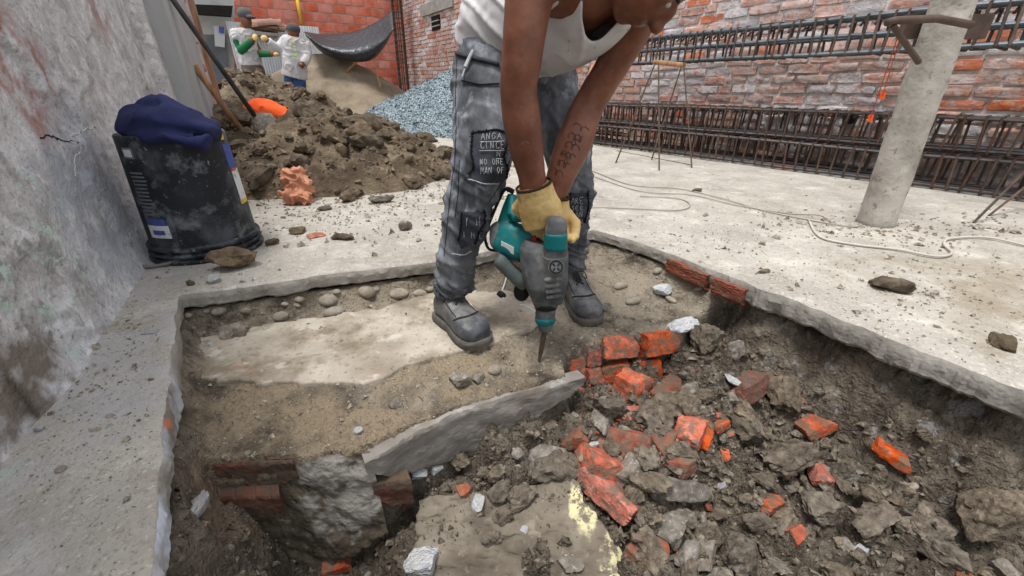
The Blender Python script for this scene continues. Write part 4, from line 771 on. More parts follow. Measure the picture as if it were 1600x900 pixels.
crumbs('bench_pebble_litter', P, np.clip(RNG.pareto(2.4, len(i)) * 2 + 1.8, 1.6, 9) * dv[i] / F, m_peb, 'small pebbles and grit strewn over the bench', seed=2)
wr = np.where(pitm, np.exp(-(((sx - 1000) / 90) ** 2 + ((sy - 650) / 80) ** 2)) / dv ** 2, 0); wr /= wr.sum(); i = RNG.choice(len(vv), 320, p=wr); crumbs('brick_crumb_litter', vv[i] + [0, 0, .003], np.clip(RNG.pareto(2.4, len(i)) * 3 + 2, 2, 11) * dv[i] / F, m_bcr, 'orange brick crumbs below the broken brick face', seed=3)
n = 900; xx = RNG.uniform(660, 990, n); yy = RNG.uniform(745, 900, n); P = np.array([TS(a, b) for a, b in zip(xx, yy)]); k = np.array([abs(a - 820) < 170 for a in xx]); crumbs('slab_soil_litter', P[k] + [0, 0, .002], np.clip(RNG.pareto(2.2, k.sum()) * 2.2 + 1.5, 1.5, 10) * .0014, m_crumb, 'soil crumbs on the muddy fallen slab', seed=4)
# grit on the floor slab: (column, row, spread x, spread y, number, size)
PP, SZ = [], []
for (cx, cy, ax_, ay_, n, s_) in [(520, 320, 110, 22, 420, 4), (620, 290, 90, 25, 420, 4), (450, 350, 90, 25, 120, 3), (170, 560, 70, 80, 520, 2.6), (330, 400, 60, 30, 60, 4), (1480, 470, 110, 50, 240, 4), (1320, 440, 160, 60, 420, 2.4), (1280, 350, 60, 12, 160, 4), (1420, 365, 50, 12, 120, 4), (1150, 350, 250, 40, 320, 2.2), (600, 360, 130, 20, 90, 3), (130, 750, 90, 110, 260, 2.4), (1560, 350, 40, 14, 70, 4), (1060, 385, 60, 12, 70, 3), (1250, 460, 120, 15, 90, 3)]:
    for _ in range(n):
        x, y = random.gauss(cx, ax_), random.gauss(cy, ay_)
        if y < 150: continue
        p = G(x, y)
        if poly_sd(p[0:1], p[1:2], OUTC)[0] > -.012: continue
        PP.append(p + [0, 0, .002]); SZ.append(min(12, (random.paretovariate(2.4)) * s_ * .6) * dep(p) / F)
crumbs('floor_grit', np.array(PP), np.array(SZ), m_peb, 'grit and small crumbs scattered on the floor slab', seed=5)

# ------------------------------------------------------------------ lumps on the floor slab
GS = lambda x, y: G(x, y, .0)
for x1, y1, x2, y2, w, kd, lab, hf in [(330, 420, 414, 412, 50, 'br', 'large cracked brown clod on the slab in front of the bucket', .75), (322, 443, 346, 438, 18, 'pa', 'crumpled bluish chip beside the large clod at the slab edge', .7), (292, 448, 306, 443, 12, 'br', 'little brown clod at the slab corner', .8), (414, 385, 436, 378, 18, 'br', 'brown clod right of the bucket\'s rim', .7),
        (480, 372, 512, 366, 16, 'ob', 'flat orange tile shard on the slab', .25), (515, 372, 556, 373, 24, 'br', 'dark strip of mud beside the orange tile shard', .4), (452, 366, 480, 362, 24, 'br', 'flat brown clod left of the orange tile shard', .4), (628, 362, 640, 356, 16, 'co', 'small pointed grey stone standing alone on the slab', 1.2), (644, 250, 686, 248, 34, 'br', 'dark clod standing apart at the right end of the soil heap', .9),
        (624, 266, 662, 262, 22, 'co', 'flat grey stone beside the dark clod', .5), (590, 272, 616, 268, 24, 'br', 'brown clod at the foot of the soil heap', .8), (575, 318, 618, 314, 20, 'co', 'grey mortar lump on the slab in front of the heap', .6), (530, 318, 565, 305, 26, 'br', 'brown clod right of the clay coloured bag', .8), (600, 270, 560, 262, 22, 'br', 'long clod at the foot of the soil heap', .6), (495, 330, 520, 326, 14, 'br', 'small clod under the clay coloured bag', .6),
        (1352, 446, 1425, 457, 48, 'br', 'long dark clod on the slab near the right pit edge', .5), (1545, 538, 1588, 545, 40, 'br', 'dark clod close to the right frame edge', .5), (1182, 428, 1204, 424, 10, 'br', 'little clod on the slab above the pit edge', .6), (1080, 300, 1100, 298, 10, 'br', 'little clod by the wires on the slab', .7),
        (55, 676, 72, 668, 13, 'pa', 'white pebble on the slab by the left wall', .8), (86, 738, 106, 732, 13, 'rv', 'grey pebble on the slab lower left', .6), (220, 522, 248, 518, 12, 'pa', 'thin pale flake on the slab near the pit corner', .3), (142, 674, 160, 671, 9, 'rv', 'flat dark pebble right of the white one', .5), (165, 653, 180, 650, 9, 'rv', 'small grey pebble further right of the white one', .6)]:
    chunk(x1, y1, x2, y2, w, kd, lab, hf=hf, where=GS, lift=.35)
ebm = brick_mesh(91, 1, 1, 1, .03, 5); ebm.materials.append(mat('red_edge_brick', [srgb(112, 62, 46), srgb(146, 82, 60)], scale=3, rnd=.08, layers=[dict(col=srgb(120, 104, 88), scale=4, lo=.52, hi=.62, amt=.8)], bumps=((8, .5, .05),)))
# two bricks showing in the slab's cut edge at the far right corner
for (x1, y1, x2, y2) in [(1042, 402, 1108, 430), (1112, 432, 1165, 452)]:
    a, b = G(x1, y1 - 5), G(x2, y2 - 5); c_ = (a + b) / 2; o = link('brick', ebm, loc=c_ + [rn[0] * -.060, rn[1] * -.060, -.047], rot=orient(b - a, roll=0), sc=(np.linalg.norm(b - a) * .97, .11, .058)); o.parent = slab
# clods that make up the soil heap
hv = []
me_ = m_pile.data; hvv = getv(me_); dd = dep(hvv.T); px_ = 800 + F * hvv[:, 0] / dd; py_ = 450 - F * (hvv[:, 1] * ST + (hvv[:, 2] - H) * CT) / dd
w_ = np.where(~((px_ > 372) & (px_ < 455) & (py_ < 205) & (hvv[:, 1] < 5.3)) & (px_ > 310) & (px_ < 720) & (py_ > 90) & (hvv[:, 2] > .0), 1 / dd ** 2, 0); w_ /= w_.sum()
for n_, i in enumerate(RNG.choice(len(hvv), 230, p=w_, replace=False)):
    w = float(np.clip(RNG.pareto(1.7) * 12 + 11, 11, 64 if hvv[i, 1] < 5.2 else 22)) * dd[i] / F
    o = link('clay_clod', random.choice(LIB['br']), loc=hvv[i] + [0, 0, w * .12], rot=(random.uniform(-.5, .5), random.uniform(-.5, .5), random.uniform(0, 6.28)), sc=(w * random.uniform(1, 1.5), w, w * random.uniform(.6, .9))); tag(o, 'brown clod among the others on the soil heap', 'clod', 'clods on the soil heap')
for x, y, Y_, w, lab in [(500, 200, 4.2, 75, 'biggest dark clod in the middle of the soil heap'), (490, 175, 4.4, 60, 'rounded clod on the crest right of the orange shirt'), (545, 215, 4.3, 55, 'squarish clod right of the biggest one on the heap'), (420, 300, 3.0, 60, 'low rounded clod right beside the bucket')]:
    p = R(x, y, Y_); r_ = w * dep(p) / F; o = link('clay_clod', LIB['br'][int(x) % 7], loc=p, rot=(.2, .1, x), sc=(r_, r_ * .9, r_ * .8)); tag(o, lab, 'clod')
i = RNG.choice(len(hvv), 3500, p=w_); crumbs('heap_crumb_litter', hvv[i], np.clip(RNG.pareto(2.2, len(i)) * 3 + 2.5, 2, 12) * dd[i] / F, mat('heap_crumbs', [srgb(70, 58, 45), srgb(104, 90, 72), srgb(138, 124, 103)], scale=30, detail=2, coord='pos', bumps=()), 'loose crumbs over the soil heap', seed=6)

crumbs('gravel_stones', gv[ii] + [0, 0, .004], np.clip(np.random.default_rng(3).pareto(3, len(ii)) * 2 + 2.6, 2, 7) * gd[ii] / F, m_grav, 'crushed stones covering the gravel heap', seed=8)

# ------------------------------------------------------------------ the worker with the demolition hammer
def sqloft(rings, n=24, ex=4.0):               # rounded-box cross sections
    P = [Vector(r[0]) for r in rings]; v, f = [], []
    for i, r in enumerate(rings):
        t = (P[min(i + 1, len(P) - 1)] - P[max(i - 1, 0)]).normalized(); vd = Vector(r[3]) if len(r) > 3 and r[3] is not None else (Vector((0, 0, H)) - P[i]).normalized()
        a = t.cross(vd).normalized(); b = a.cross(t).normalized()
        for k in range(n):
            q = 2 * math.pi * k / n; c_, s_ = math.cos(q), math.sin(q); m = (abs(c_) ** ex + abs(s_) ** ex) ** (-1 / ex); v.append(P[i] + a * (r[1] * c_ * m) + b * (r[2] * s_ * m))
    m = len(rings)
    for i in range(m - 1):
        for k in range(n): f.append((i * n + k, i * n + (k + 1) % n, (i + 1) * n + (k + 1) % n, (i + 1) * n + k))
    f.append(tuple(reversed(range(n)))); f.append(tuple(range((m - 1) * n, m * n))); return v, f
def dense(rings, k=4):                         # smooth in-between rings
    P = spline([list(r[0]) + [r[1], r[2]] for r in rings], k); return [(p[:3], p[3], p[4], None) for p in P]
m_skin = mat('tanned_skin', [srgb(94, 55, 39), srgb(118, 72, 52), srgb(136, 88, 66)], scale=12, rough=.48, coord='pos', spec=.4, layers=[dict(col=srgb(82, 44, 31), scale=7, detail=5, lo=.5, hi=.68, amt=.5), dict(col=srgb(142, 112, 92), scale=40, lo=.62, hi=.72, amt=.35)], bumps=((28, .35, .004), (120, .3, .0015)))
m_tank = mat('white_cotton_tank', [srgb(188, 184, 182), srgb(206, 203, 202), srgb(216, 214, 213)], scale=6, rough=.95, coord='pos', layers=[dict(col=srgb(176, 168, 158), scale=5, lo=.52, hi=.68, amt=.6), dict(col=srgb(120, 110, 104), scale=40, lo=.68, hi=.72, amt=.6)], bumps=((14, .35, .012), (400, .2, .0006)))
m_jean = mat('washed_grey_denim', [srgb(56, 57, 60), srgb(92, 94, 98), srgb(134, 137, 143)], scale=13, detail=5, rough=.92, coord='pos', contrast=(.28, .70), stretch=(1, 1, .6), layers=[dict(col=srgb(156, 160, 168), scale=20, detail=5, lo=.53, hi=.68, amt=.75), dict(col=srgb(30, 31, 34), scale=7, lo=.55, hi=.7, amt=.6), dict(col=srgb(96, 92, 86), scale=12, lo=.45, hi=.6, at=(-.15, 1.15, .0, .2, .2, .14), amt=.5)], bumps=((22, .4, .008), (500, .4, .0006)))
m_patchd = mat('dark_denim_patch', [srgb(44, 46, 52), srgb(72, 74, 82)], scale=30, rough=.95, coord='pos', bumps=((300, .4, .001),))
m_ink = mat('white_marker', [srgb(178, 178, 180)], bumps=(), rough=.9); m_thread = mat('black_frayed_thread', [srgb(22, 22, 25)], bumps=(), rough=.95)
m_boot = mat('scuffed_black_leather', [srgb(46, 48, 52), srgb(74, 76, 80), srgb(112, 113, 116)], scale=14, rough=.5, spec=.5, coord='pos', contrast=(.3, .72), layers=[dict(col=srgb(140, 135, 128), scale=12, detail=5, lo=.50, hi=.66, amt=.6)], bumps=((40, .4, .004), (160, .3, .0015)))
m_sole = mat('dusty_rubber_sole', [srgb(74, 70, 66), srgb(108, 103, 96)], scale=30, rough=.9, coord='pos', bumps=((90, .4, .003),))
m_lace = mat('dusty_lace', [srgb(46, 44, 43), srgb(70, 67, 64)], bumps=()); m_redtag = mat('red_label', [srgb(140, 40, 38)], bumps=())
m_glove = mat('tan_leather_glove', [srgb(186, 154, 96), srgb(208, 178, 120), srgb(222, 196, 144)], scale=12, rough=.8, coord='pos', layers=[dict(col=srgb(150, 116, 70), scale=24, lo=.56, hi=.68, amt=.6)], bumps=((30, .6, .006), (140, .4, .002)))
m_cuff = mat('dark_glove_binding', [srgb(54, 42, 34)], bumps=())
man = empty('person', (float(G(800, 480, -.12)[0]), 1.25, -.12)); tag(man, 'bending man in white tank top, ripped grey jeans and tan gloves, holding the breaker', 'person')
def kid(name, me, m_): me.materials.clear(); me.materials.append(m_); o = bpy.data.objects.new(name, me); COL.objects.link(o); return child(o, man)
# body: one continuous skin
armR = [pr(842, -60, 1.02, 44), pr(830, -20, 1.00, 40), pr(821, 40, .99, 35), pr(815, 95, .99, 32), pr(810, 140, 1.00, 29), pr(815, 185, 1.01, 30), pr(822, 230, 1.02, 27), pr(830, 270, 1.03, 22), pr(835, 305, 1.04, 22)]
armL = [pr(1005, -5, 1.10, 36), pr(985, 50, 1.13, 30), pr(958, 100, 1.15, 26), pr(928, 150, 1.17, 25), pr(912, 182, 1.17, 26), pr(896, 225, 1.15, 28), pr(880, 265, 1.13, 24), pr(866, 305, 1.12, 19), pr(860, 325, 1.11, 18)]
bod = MB()
bod.add(*loft(dense(armR))); bod.add(*loft(dense(armL)))
bod.add(*loft(dense([pr(800, 90, 1.40, 64, .8), pr(812, 45, 1.34, 60, .8), pr(855, 15, 1.24, 58, .85), pr(905, -15, 1.13, 62, .9), pr(930, -40, 1.08, 56, .9)])))
bod.add(*ell(R(838, -50, 1.03), (.075, .07, .07))); bod.add(*ell(R(985, -12, 1.11), (.075, .07, .07))); bod.add(*ell(R(912, -30, 1.09), (.13, .09, .08)))
bod.add(*loft(dense([pr(935, -45, 1.06, 32), pr(965, -40, 1.02, 30), pr(995, -35, .99, 30)])))
# head: hangs forward, crown to the right and towards the viewer, face turned down
hc_ = Vector(R(1030, -60, .97)); hu = Vector((.84, -.40, .30)).normalized(); hf_ = Vector((.16, .10, -1)); hf_ = (hf_ - hu * hf_.dot(hu)).normalized(); hr_ = hf_.cross(hu).normalized()
HM = Matrix((hr_, hf_, hu)).transposed(); HR = HM.to_quaternion()
def hp(r, f_, u): return hc_ + hr_ * r + hf_ * f_ + hu * u
bod.add(*ell(hp(0, -.012, .028), (.072, .090, .082), HR)); bod.add(*ell(hp(0, .024, -.028), (.058, .066, .070), HR)); bod.add(*ell(hp(0, .052, -.078), (.030, .026, .022), HR)); bod.add(*ell(hp(0, .082, -.010), (.014, .022, .030), HR)); bod.add(*ell(hp(0, .100, -.024), (.019, .017, .014), HR))
bod.add(*ell(hp(0, .080, -.050), (.027, .014, .008), HR)); bod.add(*ell(hp(0, .076, -.062), (.025, .014, .008), HR)); bod.add(*ell(hp(0, .062, .030), (.050, .016, .014), HR))
for s_ in (-1, 1):
    bod.add(*ell(hp(.030 * s_, .055, .004), (.026, .020, .022), HR)); bod.add(*ell(hp(.074 * s_, -.012, -.006), (.010, .020, .031), HR))
legL = [pr(790, 70, 1.38, 66, .85), pr(778, 100, 1.36, 64, .9), pr(764, 140, 1.31, 57), pr(758, 190, 1.24, 50), pr(755, 240, 1.18, 47), pr(746, 280, 1.15, 42), pr(733, 312, 1.14, 37), pr(727, 350, 1.14, 35), pr(716, 395, 1.15, 28), pr(709, 430, 1.16, 28), pr(708, 452, 1.165, 27)]
legR = [pr(830, 70, 1.42, 60, .85), pr(846, 110, 1.42, 48, .9), pr(868, 160, 1.40, 40), pr(879, 205, 1.37, 39), pr(889, 250, 1.35, 35), pr(896, 290, 1.34, 29), pr(898, 330, 1.35, 24), pr(897, 370, 1.38, 19), pr(896, 400, 1.40, 19), pr(896, 416, 1.41, 18)]
for lg in (legL, legR): bod.add(*loft([(r[0], r[1] * .72, r[2] * .72) for r in lg]))
body = fuse(bod, .0055, 5); kid('body', body, m_skin); disp(body, lambda v: .0012 * fbm(v, 30, 3))
m_hair = mat('black_hair', [srgb(20, 17, 15), srgb(36, 31, 28)], scale=60, bumps=((200, .6, .003),))
hb = MB(); hb.add(*ell(hp(0, -.022, .045), (.077, .092, .076), HR)); hme = fuse(hb, .006, 2); disp(hme, lambda v: .004 * fbm(v, 60, 3)); kid('hair', hme, m_hair)
for s_ in (-1, 1):
    kid('eye', mesh('eye', *ell(hp(.031 * s_, .071, .006), (.011, .008, .007), HR, 1), smooth=True), mat('eye_white', [srgb(190, 182, 174)], bumps=()) if s_ < 0 else bpy.data.materials['eye_white'])
    kid('eyebrow', mesh('eyebrow', *ell(hp(.031 * s_, .073, .024), (.018, .006, .004), HR, 1)), m_hair)
# jeans
jb = MB(); jb.add(*loft(dense(legL))); jb.add(*loft(dense(legR))); jb.add(*loft(dense([pr(806, 62, 1.41, 88, .62), pr(808, 85, 1.40, 95, .62), pr(812, 120, 1.38, 92, .62), pr(825, 150, 1.36, 60, .6)])))
jean = fuse(jb, .0055, 4)
axL = np.array([list(r[0]) for r in legL]); 
def ridge(v, sc, ax=(1, 1, 1), p=2.0):      # pinched cloth creases
    n = fbm(v * np.array(ax), sc, 2, .45); return np.clip(1 - abs(n) * 4.2, 0, 1) ** (p * 1.3)
def folds(v):
    z = v[:, 2]; u = v.copy(); u[:, 2] += .6 * v[:, 0]; w = .004 * fbm(v, 11, 3) + .0075 * ridge(u, 7, (.7, .7, 1.3))
    ank = sstep(.19, .05, z); kn = np.exp(-((z - .26) / .09) ** 2); hip = np.exp(-((z - .50) / .10) ** 2)
    return w + ank * (.015 * ridge(u + .3, 9, (.45, .45, 3.0), 1.5) - .003) + kn * .011 * ridge(u + 3, 7, (.5, .5, 2.2)) + hip * .010 * ridge(u + 7, 5, (.6, .6, 1.8))
disp(jean, folds); jo = kid('jeans', jean, m_jean)
JB = BVHTree.FromPolygons([tuple(p) for p in getv(jean)], [tuple(p.vertices) for p in jean.polygons])
def onto(bv, x, y, off):
    o = Vector((0, 0, H)); d = Vector(ray(x, y)).normalized(); h = bv.ray_cast(o, d)
    if h[0] is None: return None
    n = h[1] if h[1].dot(d) < 0 else -h[1]; return h[0] + n * off * .5 - d * off * .8
def patch(poly, off=.0035, step=3.0):
    P = np.array(poly, float); x0, y0 = P.min(0); x1, y1 = P.max(0); ids, v, f = {}, [], []
    nx, ny = int((x1 - x0) / step) + 1, int((y1 - y0) / step) + 1
    for i in range(nx + 1):
        for j in range(ny + 1):
            x, y = x0 + i * step, y0 + j * step
            if poly_sd(np.array([x]), np.array([y]), P)[0] < -1.0: continue
            q = onto(JB, x, y, off)
            if q is not None: ids[i, j] = len(v); v.append(q)
    for (i, j) in ids:
        k = [(i, j), (i + 1, j), (i + 1, j + 1), (i, j + 1)]
        if all(c_ in ids for c_ in k) and max((v[ids[k[0]]] - v[ids[k[2]]]).length, 0) < .04: f.append(tuple(ids[c_] for c_ in k))
    o = mk('knee_patch', v, f, m_patchd, smooth=True)
    o.parent = jo; o.location = (0, 0, 0); return o
STK = {'A': [[(0, 0), (.45, 1), (.9, 0)], [(.2, .4), (.7, .4)]], 'R': [[(0, 0), (0, 1), (.6, .9), (.6, .6), (0, .5), (.7, 0)]], 'G': [[(.8, .85), (.3, 1), (0, .5), (.3, 0), (.8, .2), (.8, .5), (.45, .5)]], 'C': [[(.8, .9), (.3, 1), (0, .5), (.3, 0), (.8, .15)]], 'I': [[(.2, 0), (.2, 1)]], 'N': [[(0, 0), (0, 1), (.7, 0), (.7, 1)]], 'E': [[(.7, 1), (0, 1), (0, 0), (.7, 0)], [(0, .5), (.5, .5)]], 'O': [[(.4, 0), (0, .4), (.2, 1), (.7, .9), (.8, .3), (.4, 0)]], 'M': [[(0, 0), (.1, 1), (.45, .3), (.8, 1), (.9, 0)]], 'F': [[(0, 0), (0, 1), (.7, 1)], [(0, .55), (.5, .55)]], 'S': [[(.7, .9), (.3, 1), (.05, .75), (.65, .35), (.4, 0), (0, .1)]], 'T': [[(0, 1), (.8, 1)], [(.4, 1), (.4, 0)]], 'H': [[(0, 0), (0, 1)], [(.7, 0), (.7, 1)], [(0, .5), (.7, .5)]], 'L': [[(0, 1), (0, 0), (.6, 0)]], ' ': []}
def write(lines, bv, par, m_, r=.0007, off=.006, name='lettering'):
    """lines: (text, column, row, letter width, letter height, slope in pixels per pixel, underline)"""
    mb = MB()
    for (tx, x, y, w, h, sl, ul) in lines:
        for k, ch in enumerate(tx):
            for st_ in STK[ch]:
                pts = [onto(bv, x + (k + q[0] * .8) * w + random.uniform(-.4, .4), y + (k + q[0] * .8) * w * sl - q[1] * h + random.uniform(-.5, .5), off) for q in resample(st_, .25)]
                pts = [p for p in pts if p is not None]
                if len(pts) > 1: mb.tube(pts, r, 4)
        if ul:
            pts = [onto(bv, x - 2 + t, y + t * sl + 3, off) for t in np.linspace(0, len(tx) * w, 8)]; pts = [p for p in pts if p is not None]
            if len(pts) > 1: mb.tube(pts, r, 4)
    if mb.v: o = mb.build(name, m_); o.parent = par; o.location = (0, 0, 0); return o
def fray(px, n, ln, name='frayed_edge', m_=None, r=.0011):
    mb = MB(); P = resample(px, max(1.0, np.linalg.norm(np.diff(np.array(px, float), axis=0), axis=1).sum() / n)); base = [onto(JB, x, y, .004) for x, y in P]; base = [b for b in base if b is not None]
    if len(base) > 2: mb.tube(base, r * 2.2, 4)
    for b in base:
        for _ in range(3): d = Vector((random.gauss(0, 1), random.gauss(-.4, .8), random.gauss(0, 1))).normalized(); mb.tube([b, b + d * ln * random.uniform(.4, 1)], r * .7, 3, False)
    o = mb.build(name, m_ or m_thread); o.parent = jo; o.location = (0, 0, 0)
patch([(738, 208), (775, 203), (790, 207), (791, 230), (786, 246), (793, 262), (790, 278), (778, 288), (755, 288), (736, 281), (733, 272), (741, 262), (736, 240)])
fray([(738, 208), (775, 203), (790, 207)], 26, .008); fray([(738, 208), (736, 240), (741, 262), (733, 272)], 26, .008); fray([(790, 207), (791, 230), (786, 246), (793, 262), (790, 278)], 30, .012); fray([(733, 280), (755, 287), (778, 287)], 20, .005, m_=m_ink, r=.0006)
write([('ANGA', 752, 219, 8.2, 10, -.02, True), ('CINCE', 751, 233, 7.8, 11, -.03, True), ('N', 776, 245, 8, 9, 0, True), ('NO ONE', 750, 258, 6.2, 9, -.02, False), ('MAN OF', 751, 271, 6.2, 9, -.02, False)], JB, jo, m_ink)
patch([(722, 332), (750, 328), (757, 333), (757, 348), (748, 362), (742, 380), (718, 390), (716, 376), (721, 352)]); fray([(757, 330), (757, 348), (748, 362), (742, 382)], 30, .012); fray([(722, 332), (721, 352), (716, 376)], 18, .006)
write([('I H', 728, 352, 8, 12, .05, False), ('I H L', 724, 370, 6, 9, .08, False)], JB, jo, m_ink)
fray([(706, 396), (725, 398), (736, 392)], 14, .004, m_=m_ink, r=.0006)
patch([(891, 302), (912, 298), (918, 304), (918, 325), (913, 345), (908, 356), (890, 358), (889, 330)]); fray([(918, 300), (919, 325), (913, 348)], 30, .014); fray([(891, 302), (889, 330), (890, 356)], 16, .005)
write([('ARE', 893, 318, 6.5, 9, -.05, False), ('SEE', 894, 328, 6, 7, 0, False), ('MAN', 893, 338, 6.2, 8, .0, False), ('SEN', 893, 350, 6.2, 9, .02, False)], JB, jo, m_ink)
# waistband, draw-cord, pocket
mb = MB(); pts = [onto(JB, x, y, .004) for x, y in resample([(714, 84), (745, 92), (780, 101)], 4)]; mb.tube([p for p in pts if p], .006, 6)
o = mb.build('waistband', m_patchd, smooth=True); o.parent = jo; o.location = (0, 0, 0)
mb = MB(); pts = [onto(JB, x, y, .003) for x, y in resample([(722, 126), (750, 133), (780, 131)], 4)]; mb.tube([p for p in pts if p], .0022, 5); o = mb.build('pocket_seam', m_thread); o.parent = jo; o.location = (0, 0, 0)
mb = MB()
for line in ([(714, 92), (712, 150), (713, 200), (711, 250), (706, 285), (702, 320), (698, 360), (694, 400)], [(800, 240), (786, 282), (764, 316)], [(718, 250), (716, 300), (711, 340)]):
    pts = [onto(JB, x, y, .0015) for x, y in resample(line, 4)]; pts = [p for p in pts if p is not None and abs(p[1] - 1.2) < .35]
    if len(pts) > 2: mb.tube(pts, .0008, 4)
o = mb.build('trouser_seam', m_thread); o.parent = jo; o.location = (0, 0, 0)
mb = MB(); pts = [onto(JB, x, y, .010) for x, y in [(741, 80), (734, 95), (728, 108)]]; mb.tube([p for p in pts if p], .005, 6); pts = [onto(JB, x, y, .008) for x, y in [(728, 108), (724, 121)]]; mb.tube([p for p in pts if p], .002, 5); o = mb.build('draw_cord', m_ink); o.parent = jo; o.location = (0, 0, 0)
# tank top
tb = MB(); tb.add(*loft(dense([pr(788, 78, 1.385, 73, .85), pr(792, 55, 1.37, 76, .85), pr(805, 30, 1.34, 80, .85), pr(845, 38, 1.27, 74, .85), pr(886, 28, 1.18, 73, .85), pr(925, 0, 1.11, 72, .85), pr(940, -40, 1.07, 70, .9)])))
tb.add(*ell(R(850, -45, 1.06), (.075, .075, .07))); tb.add(*ell(R(968, -30, 1.10), (.075, .075, .075)))
tank = fuse(tb, .0055, 5)
def tfold(v):
    w = .003 * fbm(v, 8, 3) + .0016 * fbm(v, 22, 2); lw = np.exp(-((v[:, 0] + .08) / .12) ** 2); u = v.copy(); u[:, 2] += .8 * v[:, 0]; return w + lw * .010 * ridge(u, 6, (.5, .5, 2.0)) + .004 * ridge(u + 5, 6, (1.2, .6, .6))
disp(tank, tfold)
bm = bmesh.new(); bm.from_mesh(tank); nk = np.array([(911, -90), (912, 38), (917, 58), (926, 65), (938, 62), (990, 6), (1010, -90)], float)
hem = np.array([(700, 200), (700, 74), (722, 76), (760, 88), (790, 99), (815, 106), (850, 200)], float); dl = []
cx = np.array([[proj(q.co)[0], proj(q.co)[1]] for q in bm.verts]); ink = poly_sd(cx[:, 0], cx[:, 1], nk) > 0; inh = poly_sd(cx[:, 0], cx[:, 1], hem) > 0
for k, q in enumerate(bm.verts):
    fc = q.normal.dot(Vector((0, 0, H)) - q.co) > 0
    if (ink[k] and fc) or (inh[k]): dl.append(q)
bmesh.ops.delete(bm, geom=dl, context='VERTS')
for _ in range(14):                            # even out the cut neckline and hem
    nw = {}
    for q in bm.verts:
        nb = [e.other_vert(q) for e in q.link_edges if e.is_boundary]
        if len(nb) == 2: nw[q] = q.co * .4 + (nb[0].co + nb[1].co) * .3
    for q, c_ in nw.items(): q.co = c_
bm.to_mesh(tank); bm.free(); smooth_all(tank)
to = kid('tank_top', tank, m_tank); md_ = to.modifiers.new('t', 'SOLIDIFY'); md_.thickness = .003; md_.offset = 0
